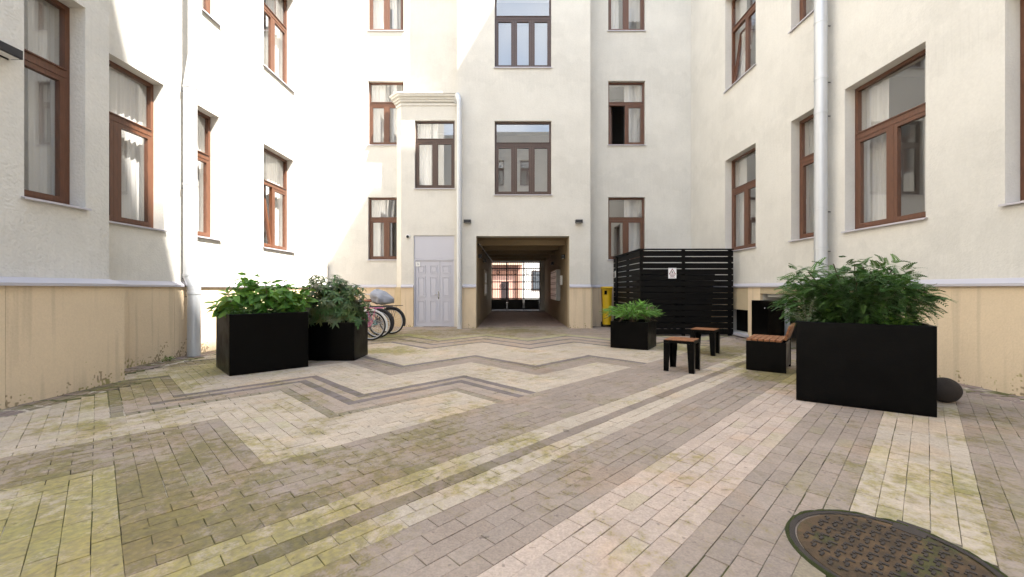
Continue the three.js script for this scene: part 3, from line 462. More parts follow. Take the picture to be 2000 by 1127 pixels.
{ // rhododendron
  const [cx, cz] = local(P2, 0.46, 0.32), pl = thing('rhododendron', 'rounded rhododendron bush with narrow leathery leaves beside the parked bicycles', 'shrub', null, [cx, 0.56, cz]);
  const br = []; for (let i = 0; i < 16; i++) { const a = i * 2.4, r = rr(0.15, 0.38); br.push(curve([[0, 0, 0], [Math.cos(a) * r * 0.5, 0.2, Math.sin(a) * r * 0.5], [Math.cos(a) * r, rr(0.3, 0.5), Math.sin(a) * r]], 0.008, 6, 5)); }
  mesh('branches', br, std([0.08, 0.055, 0.035], 0.9), pl);
  const whorl = join(Array.from({ length: 9 }, (_, k) => { const g = leafGeo(0.105, 0.032, 0.15, 0.3, 4); g.rotateX(-0.25 + (k % 3) * 0.22); g.rotateY(k * 0.698 + (k % 2) * 0.2); return flat(g); }));
  const list = []; for (let i = 0; i < 520; i++) {
    const y = rr(-0.35, 1), a = rr(0, 6.283), r = Math.sqrt(1 - Math.min(1, y * y)) , k = 0.55 + 0.47 * Math.sqrt(rnd()), bump = 0.72 + 0.5 * vnoise(a * 2.2 + 5, y * 3.5 + 5), d = V(Math.cos(a) * r, y, Math.sin(a) * r);
    list.push([V(d.x * 0.54 * k * bump, 0.24 + d.y * 0.58 * k * bump, d.z * 0.46 * k * bump), new THREE.Quaternion().setFromUnitVectors(V(0, 1, 0), d.clone().add(V(0, 0.7, 0)).normalize()).multiply(new THREE.Quaternion().setFromAxisAngle(V(0, 1, 0), rr(0, 6))), rr(0.75, 1.15), [rr(0.7, 1.25), rr(0.75, 1.2), rr(0.7, 1.3)]]);
  }
  instanced('foliage', whorl, leafMat([0.085, 0.125, 0.045], 0.38), list, pl);
}
// a feathery spray: a thin rachis with paired narrow leaflets along +z
function spray(len, n, leaf, wid, droop) {
  const g = []; for (let i = 1; i <= n; i++) for (const s of [-1, 1]) { const t = i / n, l = leaf * (1.1 - 0.6 * t), q = leafGeo(l, wid, 0.1, 0.2, 2); q.rotateY(s * (1.05 - 0.5 * t)); q.translate(0, -droop * len * t * t, t * len); g.push(flat(q)); }
  return join(g);
}
{ // dark feathery shrub
  const [cx, cz] = local(P3, 0.52, 0.5), pl = thing('feathery_shrub', 'dense dark green shrub with fine feathery sprays in the largest planter', 'shrub', null, [cx, 0.77, cz], A3);
  const br = [], list = [], tips = [];
  for (let i = 0; i < 34; i++) { const a = i * 2.399, r = 0.5 * Math.sqrt((i + 0.5) / 34), tx = Math.cos(a) * r * 1.25 + 0.0, tz = Math.sin(a) * r * 0.95, h = 0.66 * Math.sqrt(Math.max(0.12, 1 - (tx / 0.76) ** 2)) * rr(0.62, 1.1) ; br.push(curve([[tx * 0.25, 0, tz * 0.25], [tx * 0.6, h * 0.6, tz * 0.6], [tx, h, tz]], 0.006, 8, 5)); tips.push([tx, h, tz]); }
  mesh('branches', br, std([0.07, 0.05, 0.03], 0.9), pl);
  for (const [tx, h, tz] of tips) for (let k = 0; k < 85; k++) {
    const t = 0.08 + 0.92 * Math.pow(rnd(), 0.75), p = V(tx * (0.6 + 0.4 * t) + rr(-0.12, 0.12), h * t + rr(-0.06, 0.07), tz * (0.6 + 0.4 * t) + rr(-0.12, 0.12)), o = V(p.x * 1.2, 0.25 + (p.y - 0.2) * 0.6, p.z * 1.2).add(V(rr(-0.6, 0.6), rr(-0.6, 0.2), rr(-0.6, 0.6))).normalize(), b = rr(0.6, 1.15) * (0.75 + 0.7 * vnoise(p.x * 7 + 9, p.z * 7 + p.y * 6 + 9));
    if (p.y < -0.02) p.y = rr(0, 0.1);
    list.push([p, lookQ(o, rr(-0.6, 0.6)), rr(0.75, 1.25), [b * rr(0.85, 1.1), b, b * rr(0.7, 1.1)]]);
  }
  instanced('foliage', spray(0.11, 8, 0.045, 0.0125, 0.5), leafMat([0.07, 0.145, 0.035], 0.5), list, pl);
}
{ // pale small-leaved trailing plant and yellow green plant in the same planter
  const [ax, az] = local(P3, 0.1, 0.18), a = thing('trailing_plant', 'pale grey green small-leaved plant spilling over the left end of the largest planter', 'plant', null, [ax, 0.77, az]);
  const list = [], st = []; for (let i = 0; i < 26; i++) { const q = rr(0, 6.3), r = rr(0.06, 0.2), h = rr(0.08, 0.33), e = [Math.cos(q) * r - 0.05, h, Math.sin(q) * r]; st.push(curve([[0, 0, 0], [e[0] * 0.6, h * 0.8, e[2] * 0.6], e], 0.002, 6, 4)); for (let k = 0; k < 16; k++) { const t = 0.3 + 0.7 * k / 16, d = rr(0, 6.3); list.push([V(e[0] * t, h * Math.sin(t * 1.57), e[2] * t), lookQ(V(Math.cos(d), rr(-0.2, 0.6), Math.sin(d)).normalize()), rr(0.2, 0.33), [rr(0.8, 1.15), rr(0.85, 1.1), rr(0.8, 1.1)]]); } }
  mesh('stems', st, std([0.1, 0.1, 0.06], 0.8), a); instanced('foliage', leafGeo(0.09, 0.05), leafMat([0.24, 0.30, 0.17]), list, a);
  const [bx, bz] = local(P3, 0.84, 0.24), b = thing('young_plant', 'small yellow green leafy plant at the right end of the largest planter', 'plant', null, [bx, 0.77, bz]);
  const gm = [leafMat([0.22, 0.36, 0.04]), leafMat([0.16, 0.30, 0.03])], lg = leafGeo(0.1, 0.05);
  for (let i = 0; i < 9; i++) { const q = i * 2.4, r = 0.05 + 0.1 * rnd(), x = Math.cos(q) * r, z = Math.sin(q) * r * 0.7, h = rr(0.08, 0.16); mesh('stem', rod([x * 0.4, 0, z * 0.4], [x, h, z], 0.003, 0.002, 5), gm[1], b); for (let k = 0; k < 7; k++) { const t = k * 0.9 + i, l = mesh('leaf', lg, gm[k % 2], b); l.position.set(x, h - 0.01 * k, z); l.quaternion.copy(lookQ(V(Math.cos(t), 0.35, Math.sin(t)).normalize())); l.scale.setScalar(rr(0.6, 1)); } }
}
{ // juniper and the small heather behind it
  const [cx, cz] = local(P4, 0.36, 0.34), pl = thing('juniper', 'bright green spreading juniper spilling over the small planter', 'shrub', null, [cx, 0.46, cz]);
  const list = [], br = [];
  for (let i = 0; i < 30; i++) { const a = i * 2.4, r = 0.2 + 0.42 * rnd(), e = [Math.cos(a) * r * 1.15, rr(0.06, 0.24) * (1.25 - r), Math.sin(a) * r * 0.9]; br.push(curve([[0, 0, 0], [e[0] * 0.5, e[1] + 0.12, e[2] * 0.5], e], 0.006, 8, 5)); for (let k = 0; k < 30; k++) { const t = 0.25 + 0.75 * k / 30, p = V(e[0] * t + rr(-0.05, 0.05), (e[1] + 0.14) * Math.sin(t * 2.2) + rr(-0.03, 0.04), e[2] * t + rr(-0.05, 0.05)), o = V(e[0] + rr(-0.3, 0.3), rr(-0.05, 0.3), e[2] + rr(-0.3, 0.3)).normalize(), b = rr(0.7, 1.25); list.push([p, lookQ(o, rr(-0.7, 0.7)), rr(0.8, 1.3), [b, b, b * rr(0.7, 1.1)]]); } }
  mesh('branches', br, std([0.09, 0.06, 0.04], 0.9), pl); instanced('foliage', spray(0.12, 10, 0.03, 0.009, 0.25), leafMat([0.15, 0.30, 0.06], 0.6), list, pl);
  const [hx, hz] = local(P4, 0.62, 0.5), h = thing('heather', 'small pink tipped heather behind the juniper', 'plant', null, [hx, 0.46, hz]); const s = [], f = [];
  for (let i = 0; i < 22; i++) { const a = i * 2.4, r = rr(0.02, 0.12), x = Math.cos(a) * r, z = Math.sin(a) * r, t = rr(0.22, 0.34); s.push(rod([x * 0.4, 0, z * 0.4], [x, t, z], 0.003, 0.002, 5)); f.push(ball(x, t, z, 0.012, 1, 2.4, 1)); }
  mesh('stems', s, std([0.08, 0.11, 0.05], 0.8), h); mesh('flowers', f, std([0.36, 0.19, 0.27], 0.8), h);
}
{ const w = thing('weed', 'small green weed growing at the foot of the left wall', 'plant', null, [-5.62, 0, -6.75]), l = []; for (let i = 0; i < 60; i++) { const a = rr(0, 6.3); l.push([V(rr(-0.03, 0.09), rr(0, 0.05), rr(-0.1, 0.1)), lookQ(V(Math.cos(a), rr(0.2, 1), Math.sin(a)).normalize()), rr(0.3, 0.6), [1, rr(0.8, 1.1), 0.8]]); } instanced('foliage', leafGeo(0.1, 0.04), leafMat([0.14, 0.24, 0.04]), l, w); }

// ---------------------------------------------------------------- slatted bin enclosure, sign, yellow bin
{
  const Zf = 10.3, X0 = 3.18, X1 = 5.5, H = 2.14, e = thing('bin_enclosure', 'black slatted timber bin enclosure in the far right corner', 'enclosure', null, [0, 0, 0]);
  for (let k = 0; k < 14; k++) {
    const y0 = 0.04 + k * 0.149, t = rr(-0.004, 0.004);
    const a = mesh('slat', cbox(X0 + 0.01, X1, y0, y0 + 0.132, -0.022, 0, 0.003), blackWood, e); a.position.set(0, t, -Zf); a.rotation.z = rr(-0.0015, 0.0015);
    const b = mesh('slat', cbox(-2.7, -0.03, y0, y0 + 0.132, 0, 0.022, 0.003), blackWood, e); b.rotation.y = -Math.PI / 2; b.position.set(X0 + 0.024, t, -Zf); b.rotation.x = 0; b.rotation.z = 0;
  }
  for (const [x, z] of [[X0 + 0.05, -Zf - 0.06], [X0 + 1.1, -Zf - 0.06], [X1 - 0.06, -Zf - 0.06], [X0 + 0.06, -Zf - 1.3], [X0 + 0.06, -Zf - 2.55]]) mesh('post', cbox(x - 0.035, x + 0.035, 0, H, z - 0.035, z + 0.035, 0.003), blackWood, e);
  mesh('cap_rail', [box(X0 - 0.02, X1, H + 0.002, H + 0.03, -Zf - 0.12, -Zf + 0.02), box(X0 - 0.02, X0 + 0.12, H + 0.002, H + 0.03, -Zf - 2.7, -Zf - 0.121)], blackWood, e);
  mesh('gate_stile', box(X0 - 0.03, X0 - 0.002, 0.05, 2.1, -Zf - 2.2, -Zf - 2.14), blackWood, e);
  const cv = document.createElement('canvas'); cv.width = 128; cv.height = 168; const c = cv.getContext('2d'); c.fillStyle = '#eceaea'; c.fillRect(0, 0, 128, 168); c.strokeStyle = '#7c2f33'; c.lineWidth = 9; c.beginPath(); c.moveTo(64, 16); c.lineTo(112, 98); c.lineTo(16, 98); c.closePath(); c.stroke(); c.fillStyle = '#3a2c2c'; c.fillRect(56, 48, 8, 32); c.fillRect(48, 62, 26, 8); c.fillRect(66, 70, 8, 16); c.fillStyle = '#8a6468'; c.fillRect(22, 116, 84, 8); c.fillRect(34, 130, 60, 7); c.fillRect(22, 144, 84, 8);
  const ct = new THREE.CanvasTexture(cv); ct.colorSpace = THREE.SRGBColorSpace; const sg = thing('warning_sign', 'small white sign with red warning triangle on the slatted enclosure', 'sign', null, [3.98, 1.43, -Zf + 0.006]);
  mesh('plate', new THREE.PlaneGeometry(0.2, 0.26).translate(0, 0.13, 0.004), std([1, 1, 1], 0.5, { map: ct }), sg); mesh('backing', box(-0.1, 0.1, 0, 0.26, -0.004, 0.002), whitePlastic, sg);
  const nt = thing('notice_plate', 'small blank white plate on the side of the slatted enclosure', 'sign', null, [X0 - 0.004, 1.52, -Zf - 2.45]); mesh('plate', cbox(-0.006, 0, 0, 0.2, -0.06, 0.06, 0.001), whitePlastic, nt);
  for (const [x, n] of [[3.85, 'left'], [4.85, 'right']]) { const wb = thing('waste_container', `dark waste container inside the slatted enclosure, ${n} one`, 'container', 'containers in the enclosure', [x, 0, -11.3]), dm = std([0.03, 0.03, 0.032], 0.6); mesh('body', (() => { const g = new THREE.CylinderGeometry(0.66, 0.56, 1.35, 4, 1); g.rotateY(Math.PI / 4); g.scale(1, 1, 0.85); g.translate(0, 0.83, 0); return flat(g); })(), dm, wb); mesh('lid', cbox(-0.49, 0.49, 1.51, 1.62, -0.42, 0.42, 0.03), dm, wb); for (const a of [-1, 1]) for (const c2 of [-1, 1]) mesh('wheel', rod([a * 0.33 - 0.02, 0.08, c2 * 0.25], [a * 0.33 + 0.02, 0.08, c2 * 0.25], 0.08, 0.08, 16), dm, wb); }
  const yb = thing('yellow_bin', 'yellow recycling bin beside the slatted enclosure', 'bin', null, [2.9, 0, -12.72]), ym = std([0.62, 0.40, 0.01], 0.45);
  mesh('body', (() => { const g = new THREE.CylinderGeometry(0.19, 0.16, 1.08, 4, 1); g.rotateY(Math.PI / 4); g.translate(0, 0.62, 0); return flat(g); })(), ym, yb); mesh('lid', cbox(-0.155, 0.155, 1.16, 1.24, -0.155, 0.17, 0.02), ym, yb); mesh('grip', rod([-0.13, 1.2, 0.185], [0.13, 1.2, 0.185], 0.014), ym, yb); mesh('lock', cbox(-0.1, -0.02, 1.0, 1.12, 0.12, 0.16, 0.01), blackSteel, yb);
  for (const s of [-1, 1]) mesh('wheel', rod([s * 0.10, 0.08, -0.11], [s * 0.14, 0.08, -0.11], 0.08, 0.08, 18), blackSteel, yb);
}
// ---------------------------------------------------------------- stools and seat
function stool(label, x, z, turn) {
  const s = thing('stool', label, 'stool', 'slatted stools', [x, 0, -z], turn), a = 0.205, h = 0.405;
  const leg = (sx, sz) => { const g = []; for (const ax of [0, 1]) { const sh = new THREE.Shape([[0, 0], [0.07, 0], [0.095, h], [0, h]].map(([p, q]) => new THREE.Vector2(p, q))), e = flat(new THREE.ExtrudeGeometry(sh, { depth: 0.006, bevelEnabled: false })); if (ax) e.rotateY(-Math.PI / 2).translate(0.006, 0, 0.006); g.push(e); } const m = join(g); m.scale(-sx, 1, -sz); m.translate(sx * a, 0, sz * a); if (sx * sz < 0) { const ix = m.attributes.position, nn = m.attributes.normal; for (let i = 0; i < ix.count; i += 3) { for (const at of [ix, nn]) { const t = [at.getX(i + 1), at.getY(i + 1), at.getZ(i + 1)]; at.setXYZ(i + 1, at.getX(i + 2), at.getY(i + 2), at.getZ(i + 2)); at.setXYZ(i + 2, ...t); } } } return m; };
  for (const sx of [-1, 1]) for (const sz of [-1, 1]) mesh('leg', leg(sx, sz), blackSteel, s);
  mesh('frame', [box(-a, a, h + 0.001, h + 0.04, a - 0.006, a), box(-a, a, h + 0.001, h + 0.04, -a, -a + 0.006), box(-a, -a + 0.006, h + 0.001, h + 0.04, -a + 0.006, a - 0.006), box(a - 0.006, a, h + 0.001, h + 0.04, -a + 0.006, a - 0.006), box(-a + 0.006, a - 0.006, h + 0.002, h + 0.012, -0.02, 0.02)], blackSteel, s);
  for (let k = 0; k < 5; k++) { const x0 = -a + 0.009 + k * 0.079; mesh('slat', cbox(x0, x0 + 0.072, h + 0.015, h + 0.049, -a + 0.009, a - 0.009, 0.004), slatWood, s); }
}
stool('nearer square stool with brown slatted top and black legs', 2.46, 6.0, -0.62);
stool('farther square stool with brown slatted top, before the slatted enclosure', 3.5, 7.52, -0.66);
{
  const b = thing('slatted_seat', 'low brown slatted seat with black steel sides behind the largest planter', 'bench', null, [3.402, 0, -6.03], Math.atan2(-0.307, 0.385)); // x from front to back, -z along its length
  const L = 0.68, D = 0.49;
  for (const z of [0, -L + 0.012]) mesh('side_panel', cbox(0, D, 0.003, 0.425, z - 0.012, z, 0.002), blackSteel, b);
  for (let k = 0; k < 6; k++) mesh('slat', cbox(0.005 + k * 0.073, 0.068 + k * 0.073, 0.428, 0.458, -L, 0.0, 0.004), slatWood, b);
  for (let k = 0; k < 3; k++) { const m = mesh('back_slat', cbox(-0.015, 0.015, k * 0.072, k * 0.072 + 0.066, -L, 0, 0.004), slatWood, b); m.position.set(0.475, 0.46, 0); m.rotation.z = -0.28; }
  mesh('back_panel', box(D - 0.02, D - 0.008, 0.05, 0.42, -L + 0.02, -0.02), blackSteel, b);
}
{ // loose dark cabinet by the basement opening, stone ball
  const c = thing('steel_cabinet', 'black steel cabinet standing in the basement opening behind the slatted seat', 'cabinet', null, [XR - 0.35, 0, -8.6]);
  mesh('body', cbox(-0.16, 0.16, 0.02, 0.93, -0.3, 0.3, 0.006), blackSteel, c); mesh('door_panel', cbox(-0.172, -0.162, 0.06, 0.9, -0.28, 0.28, 0.003), blackSteel, c); mesh('knob', ball(-0.178, 0.78, 0.2, 0.012), chrome, c);
  const g = new THREE.IcosahedronGeometry(0.135, 12), p = g.attributes.position; for (let i = 0; i < p.count; i++) { const v = V(p.getX(i), p.getY(i), p.getZ(i)), k = 1 + 0.05 * (fbm(v.x * 12 + 20, v.y * 12 + v.z * 9 + 20, 3) - 0.5); p.setXYZ(i, v.x * k, v.y * k * 0.95, v.z * k); } g.computeVertexNormals(); 
  const s = mesh('stone_ball', metric(flat(g)), std([0.04, 0.03, 0.024], 0.9, { map: rep(mottle, 4), bumpMap: rep(fineBump, 6), bumpScale: 0.004 })); tag(s, 'dark brown round granite ball beside the largest planter', 'stone ball'); s.position.set(4.5, 0.124, -4.32);
}
// ---------------------------------------------------------------- bicycles
function bicycle(label, pos, turn, o) {
  const b = thing('bicycle', label, 'bicycle', 'bicycles parked against the left wing', pos, turn), paint = phys(o.color, 0.35, { clearcoat: 0.6 }), rubber = std([0.022, 0.02, 0.02], 0.8), alu = std([0.6, 0.6, 0.62], 0.35, { metalness: 0.8 }), R = 0.335;
  const tyre = flat(new THREE.TorusGeometry(R - 0.02, 0.02, 10, 48)), rim = flat(new THREE.TorusGeometry(R - 0.045, 0.011, 8, 48));
  const sp = []; for (let k = 0; k < 28; k++) { const a = k / 28 * 6.283, q = a + (k % 2 ? 0.5 : -0.5); sp.push(rod([Math.cos(q) * 0.025, Math.sin(q) * 0.025, k % 2 ? 0.025 : -0.025], [Math.cos(a) * (R - 0.05), Math.sin(a) * (R - 0.05), 0], 0.0014, 0.0014, 4)); }
  const spokes = join(sp), hub = rod([0, 0, -0.045], [0, 0, 0.045], 0.022);
  for (const x of [0, 1.06]) { const w = new THREE.Group(); w.name = 'wheel'; b.add(w); w.position.set(x, R, 0); mesh('tyre', tyre, rubber, w); mesh('rim', rim, alu, w); mesh('spokes', spokes, alu, w); mesh('hub', hub, alu, w); }
  const bb = [0.44, 0.29], st = [0.3, 0.72], hd = [0.9, 0.78], hl = [0.94, 0.62];
  const t = (p, q, r, z = 0, z2 = z) => rod([p[0], p[1], z], [q[0], q[1], z2], r);
  mesh('frame', [t(bb, st, 0.017), t(bb, hl, 0.02), t(o.step ? [0.385, 0.46] : [0.31, 0.68], hd, 0.017), t(hd, hl, 0.02), ...[-1, 1].flatMap((s) => [t([0, R], bb, 0.009, s * 0.06, s * 0.035), t([0, R], [0.32, 0.64], 0.008, s * 0.06, s * 0.02)])], paint, b);
  mesh('fork', [-1, 1].map((s) => rod([0.945, 0.6, s * 0.05], [1.06, R, s * 0.055], 0.011)).concat(rod([0.945, 0.61, -0.05], [0.945, 0.61, 0.05], 0.012)), o.forkMat ?? paint, b);
  mesh('handlebar', [t(hd, [0.87, 0.98], 0.013), curve([[0.72, 1.02, -0.29], [0.84, 1.03, -0.22], [0.88, 0.99, 0], [0.84, 1.03, 0.22], [0.72, 1.02, 0.29]], 0.011)], alu, b);
  for (const s of [-1, 1]) mesh('grip', rod([0.72, 1.02, s * 0.29], [0.62, 1.01, s * 0.3], 0.016), rubber, b);
  mesh('seat_post', t(st, [0.27, 0.85], 0.012), alu, b);
  mesh('saddle', (() => { const g = new THREE.SphereGeometry(0.13, 20, 12), p = g.attributes.position; for (let i = 0; i < p.count; i++) { const x = p.getX(i), k = x > 0 ? 1 - 0.62 * Math.min(1, x / 0.1) : 1; p.setY(i, p.getY(i) * 0.3); p.setZ(i, p.getZ(i) * 0.72 * k); } g.computeVertexNormals(); g.translate(0.27, 0.885, 0); return flat(g); })(), std(o.saddle ?? [0.02, 0.02, 0.02], 0.55), b);
  mesh('chainwheel', [rod([bb[0], bb[1], 0.035], [bb[0], bb[1], 0.042], 0.085, 0.085, 28)], std([0.05, 0.05, 0.05], 0.4, { metalness: 0.6 }), b);
  mesh('chain', [t([0, R + 0.035], [bb[0], bb[1] + 0.083], 0.005, 0.04), t([0, R - 0.035], [bb[0], bb[1] - 0.083], 0.005, 0.04)], darkMetal, b);
  for (const s of [-1, 1]) { mesh('crank', t(bb, [bb[0] + s * 0.12, bb[1] - s * 0.11], 0.01, s * 0.07), alu, b); mesh('pedal', cbox(bb[0] + s * 0.12 - 0.04, bb[0] + s * 0.12 + 0.04, bb[1] - s * 0.11 - 0.012, bb[1] - s * 0.11 + 0.012, s * 0.12 - 0.045, s * 0.12 + 0.045, 0.004), rubber, b); }
  if (o.fender) for (const [x, a0, a1] of [[0, 0.5, 3.5], [1.06, 0.9, 3.3]]) { const g = new THREE.TorusGeometry(R + 0.018, 0.026, 6, 30, a1 - a0); g.rotateZ(a0); g.translate(x, R, 0); mesh('fender', flat(g), o.fender, b); }
  if (o.rack) mesh('rack', [...[-1, 1].flatMap((s) => [rod([-0.28, 0.74, s * 0.06], [0.2, 0.74, s * 0.06], 0.007), rod([0, R, s * 0.07], [-0.12, 0.74, s * 0.06], 0.006), rod([0, R, s * 0.07], [0.06, 0.74, s * 0.06], 0.006)]), ...[-0.28, -0.16, -0.04, 0.08, 0.2].map((x) => rod([x, 0.74, -0.06], [x, 0.74, 0.06], 0.006))], o.rackMat ?? darkMetal, b);
  if (o.cover) { const g = new THREE.SphereGeometry(0.235, 48, 36), p = g.attributes.position; for (let i = 0; i < p.count; i++) { let x = p.getX(i), y = p.getY(i), z = p.getZ(i); const f = 1 + 0.5 * (fbm(x * 9 + 30, y * 7 + z * 9 + 30, 3) - 0.5) + 0.12 * (Math.abs(Math.sin(x * 14 + z * 9 + y * 5)) - 0.5); y = y < -0.1 ? -0.1 + (y + 0.1) * 0.35 : y; const a = Math.max(0, y) * 0.5; p.setXYZ(i, (x * 1.15 + a) * f, y * 0.95 * f, z * 0.8 * f * (1 - a * 0.6)); } g.computeVertexNormals(); g.translate(-0.02, 0.93, 0); mesh('child_seat_cover', flat(g), std([0.30, 0.31, 0.35], 0.6), b).userData.label = 'grey rain cover over a child seat'; }
  return b;
}
const whiteM = std([0.7, 0.7, 0.68], 0.4);
bicycle('pink bicycle with white mudguards, nearest of the parked row', [-3.2, 0, -9.4], Math.PI + 0.12, { color: [0.55, 0.13, 0.25], fender: whiteM, step: true, rack: true, rackMat: std([0.55, 0.12, 0.26], 0.4) });
bicycle('turquoise bicycle with brown saddle, second of the parked row', [-3.2, 0, -9.88], Math.PI + 0.05, { color: [0.10, 0.32, 0.31], saddle: [0.24, 0.075, 0.03], step: true, rack: true, fender: darkMetal });
bicycle('dark bicycle carrying a grey covered child seat, third of the parked row', [-3.25, 0, -10.3], Math.PI - 0.04, { color: [0.03, 0.03, 0.035], rack: true, cover: true });
bicycle('dark purple bicycle with luggage rack, farthest of the parked row', [-3.12, 0, -10.75], Math.PI - 0.1, { color: [0.06, 0.03, 0.06], rack: true, fender: darkMetal });

// ---------------------------------------------------------------- wall lamps, camera, passage fittings
function wallLamp(label, pos, turn, w = 0.2) { const l = thing('wall_lamp', label, 'lamp', 'dark box wall lamps', pos, turn); mesh('housing', cbox(-w / 2, w / 2, 0, 0.09, 0, 0.13, 0.005), darkMetal, l); mesh('back_plate', box(-w / 2 + 0.02, w / 2 - 0.02, -0.015, 0.1, -0.004, -0.0005), darkMetal, l); mesh('diffuser', box(-w / 2 + 0.02, w / 2 - 0.02, -0.006, -0.0005, 0.02, 0.11), whitePlastic, l); return l; }
wallLamp('dark box lamp left of the passage, beside the downpipe', [-1.32, 3.12, -ZC + 0.005], 0); wallLamp('dark box lamp right of the passage opening', [1.98, 3.12, -ZC + 0.005], 0);
wallLamp('dark box lamp on the left wall at the picture edge', [-5.195, 3.55, -4.05], Math.PI / 2, 0.5);
{
  const d = thing('security_camera', 'small dark dome security camera above the grey door', 'camera', null, [-3.2, 2.78, -ZA + 0.003]); mesh('base', rod([0, 0, 0], [0, 0, 0.03], 0.06, 0.06, 20), whitePlastic, d); mesh('dome', ball(0, -0.01, 0.045, 0.045), std([0.02, 0.02, 0.02], 0.15), d);
  const st = thing('door_notice', 'small white notice stuck on the grey door', 'sign', null, [-2.9, 1.86, -ZA - 0.026]); mesh('sheet', box(-0.07, 0.07, 0, 0.14, -0.002, 0.001), whitePlastic, st); mesh('symbol', [rod([-0.03, 0.05, 0.0012], [0, 0.11, 0.0012], 0.004), rod([0.03, 0.05, 0.0012], [0, 0.11, 0.0012], 0.004), rod([-0.03, 0.05, 0.0012], [0.03, 0.05, 0.0012], 0.004)], std([0.2, 0.2, 0.25], 0.6), st);
  for (const [x, z, n] of [[-1.066, 13.2, 'left'], [-1.066, 15.4, 'left'], [1.706, 13.4, 'right'], [1.706, 17, 'right']]) { const l = thing('passage_lamp', `small dark cube lamp on the ${n} passage wall, ${z < 14 ? 'nearer' : 'farther'} one`, 'lamp', 'cube lamps in the passage', [x, 2.15, -z]); const s = x < 0 ? 1 : -1; mesh('housing', s > 0 ? cbox(0.002, 0.11, 0, 0.12, -0.06, 0.06, 0.004) : cbox(-0.11, -0.002, 0, 0.12, -0.06, 0.06, 0.004), darkMetal, l); mesh('lens', box(s > 0 ? 0.02 : -0.09, s > 0 ? 0.09 : -0.02, -0.004, -0.0005, -0.04, 0.04), whitePlastic, l); }
  const cb = thing('conduit', 'thin conduit running along the passage ceiling on the left', 'pipe'); mesh('tube', [rod([-1.0, 2.55, -12.8], [-1.0, 2.55, -21.6], 0.02)], std([0.45, 0.42, 0.38], 0.5), cb); for (const z of [13, 15, 17, 19, 21]) mesh('bracket', box(-1.066, -0.98, 2.54, 2.58, -z - 0.015, -z + 0.015), darkMetal, cb);
  const mb = thing('mailbox_bank', 'bank of grey letterboxes on the right passage wall', 'mailboxes', null, [1.704, 0.75, -15.6]); mesh('case', box(-0.14, -0.002, 0, 1.1, -1.0, 1.0), std([0.3, 0.3, 0.3], 0.5), mb); for (let r = 0; r < 5; r++) for (let k = 0; k < 5; k++) { const q = mesh('letterbox', cbox(-0.155, -0.142, 0.02 + r * 0.215, 0.21 + r * 0.215, -0.98 + k * 0.395, -0.62 + k * 0.395, 0.003), whitePlastic, mb); mesh('slot', box(-0.158, -0.156, 0.15 + r * 0.215, 0.175 + r * 0.215, -0.94 + k * 0.395, -0.66 + k * 0.395), darkMetal, q); }
  const ib = thing('intercom_box', 'small white intercom box on the right passage wall', 'intercom', null, [1.705, 1.3, -14.1]); mesh('case', cbox(-0.07, -0.002, 0, 0.32, -0.1, 0.1, 0.006), whitePlastic, ib); for (let k = 0; k < 4; k++) mesh('button', rod([-0.07, 0.06 + k * 0.06, 0], [-0.076, 0.06 + k * 0.06, 0], 0.014), darkMetal, ib);
  const nb = thing('notice_board', 'pale notice board with papers on the left passage wall', 'board', null, [-1.066, 0.9, -16.4]); mesh('board', cbox(0.002, 0.03, 0, 1.0, -0.8, 0.8, 0.004), std([0.45, 0.36, 0.24], 0.7), nb); for (let k = 0; k < 5; k++) mesh('paper', box(0.031, 0.032, 0.08 + (k % 2) * 0.44, 0.44 + (k % 2) * 0.44, -0.72 + k * 0.29, -0.48 + k * 0.29), whitePlastic, nb);
}
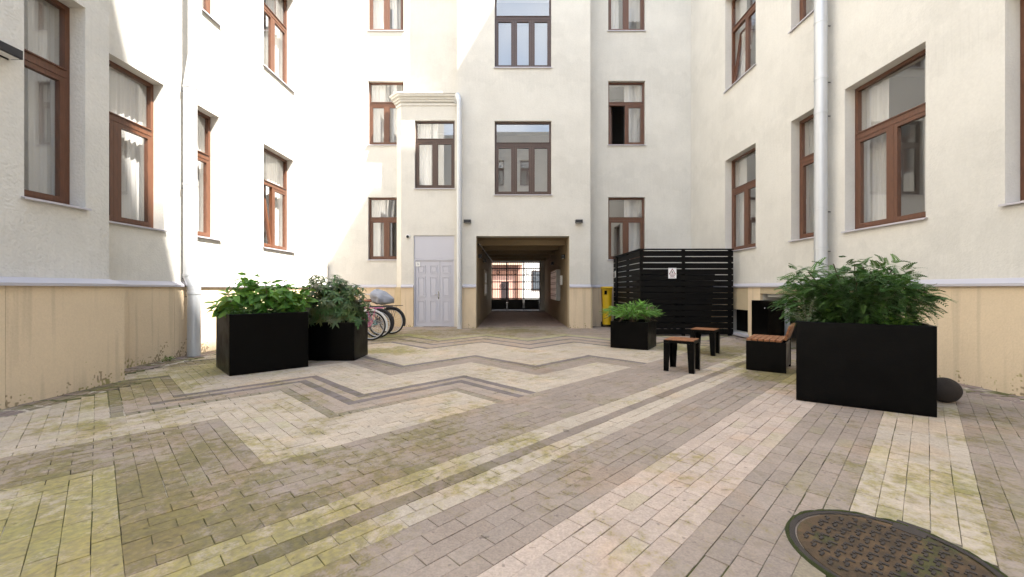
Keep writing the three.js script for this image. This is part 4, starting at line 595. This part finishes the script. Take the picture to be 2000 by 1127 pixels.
// ---------------------------------------------------------------- gate and street
{
  const g = thing('iron_gate', 'black wrought iron gate closing the far end of the passage', 'gate', null, [0.175, 0, -21.7]), W = 1.3, iron = std([0.012, 0.012, 0.012], 0.5);
  mesh('frame', [box(-W, -W + 0.05, 0.05, 2.57, -0.03, 0.03), box(W - 0.05, W, 0.05, 2.57, -0.03, 0.03), box(-W + 0.05, W - 0.05, 2.52, 2.57, -0.03, 0.03), box(-0.46, -0.41, 0.05, 2.52, -0.03, 0.03), box(0.41, 0.46, 0.05, 2.52, -0.03, 0.03)], iron, g);
  for (const y of [0.64, 1.12, 1.5, 1.86, 2.2]) mesh('crossbar', box(-W + 0.05, W - 0.05, y, y + 0.05, -0.024, 0.024), iron, g);
  for (let k = 0; k < 21; k++) { const x = -W + 0.12 + k * 0.118; mesh('bar', rod([x, 0.66, 0], [x, 2.53, 0], 0.013, 0.013, 6), iron, g); }
  for (const [a, b] of [[-W + 0.05, -0.46], [-0.41, 0.41], [0.46, W - 0.05]]) mesh('panel', box(a + 0.004, b - 0.004, 0.07, 0.63, -0.012, 0.012), iron, g);
  for (const [x, y] of [[0.62, 2.03], [0.98, 2.05], [0.98, 1.68], [-0.7, 1.3], [-0.9, 2.03], [0.0, 2.03]]) mesh('scroll', [flat(new THREE.TorusGeometry(0.1, 0.012, 6, 24)).translate(x, y, 0), flat(new THREE.TorusGeometry(0.05, 0.011, 6, 20)).translate(x, y, 0)], iron, g);
  structure('threshold', box(-1.06, 1.7, -0.05, 0.045, -21.8, -21.55), std([0.4, 0.38, 0.35], 0.8));
  structure('street', (() => { const q = new THREE.PlaneGeometry(120, 12); q.rotateX(-Math.PI / 2); q.translate(0, -0.012, -28.5); return metric(flat(q)); })(), std([0.06, 0.06, 0.06], 0.9, { map: rep(mottle, 0.5) }));
  structure('pavement', box(-30, 30, -0.02, 0.1, -35, -31), std([0.3, 0.28, 0.26], 0.9));
  const h1 = thing('red_street_house', 'reddish brown house across the street seen through the gate', 'building', null, [-0.75, 0, -33]), brown = std([0.13, 0.055, 0.032], 0.6), pinkW = std([0.52, 0.30, 0.23], 0.85);
  mesh('wall', box(-9, 1.55, 0, 13, -4, 0), pinkW, h1); mesh('shopfront', [box(-0.95, 1.25, 2.3, 3.0, 0.003, 0.12), box(-0.95, -0.8, 0.1, 2.3, 0.003, 0.1), box(1.0, 1.25, 0.1, 2.3, 0.003, 0.1)], brown, h1); mesh('door', box(-0.1, 0.5, 0.1, 1.7, 0.004, 0.05), std([0.03, 0.02, 0.02], 0.5), h1); mesh('cornice', box(-9, 1.55, 3.05, 3.3, 0.003, 0.25), std([0.6, 0.42, 0.3], 0.8), h1);
  const h2 = thing('white_street_house', 'white house across the street seen through the right half of the gate', 'building', null, [0.83, 0, -33]); mesh('wall', box(0, 9, 0, 13, -4, 0), std([0.75, 0.73, 0.68], 0.85), h2);
  for (const x of [0.75, 2.6]) { const w = mesh('window', box(x, x + 0.9, 1.0, 2.6, 0.003, 0.04), frameDark, h2); mesh('pane', box(x + 0.07, x + 0.83, 1.07, 2.53, 0.041, 0.045), std([0.08, 0.09, 0.1], 0.1), w); }
}
scene.traverse((o) => { if (o.isMesh) o.castShadow = o.receiveShadow = true; });
renderer.render(scene, camera);
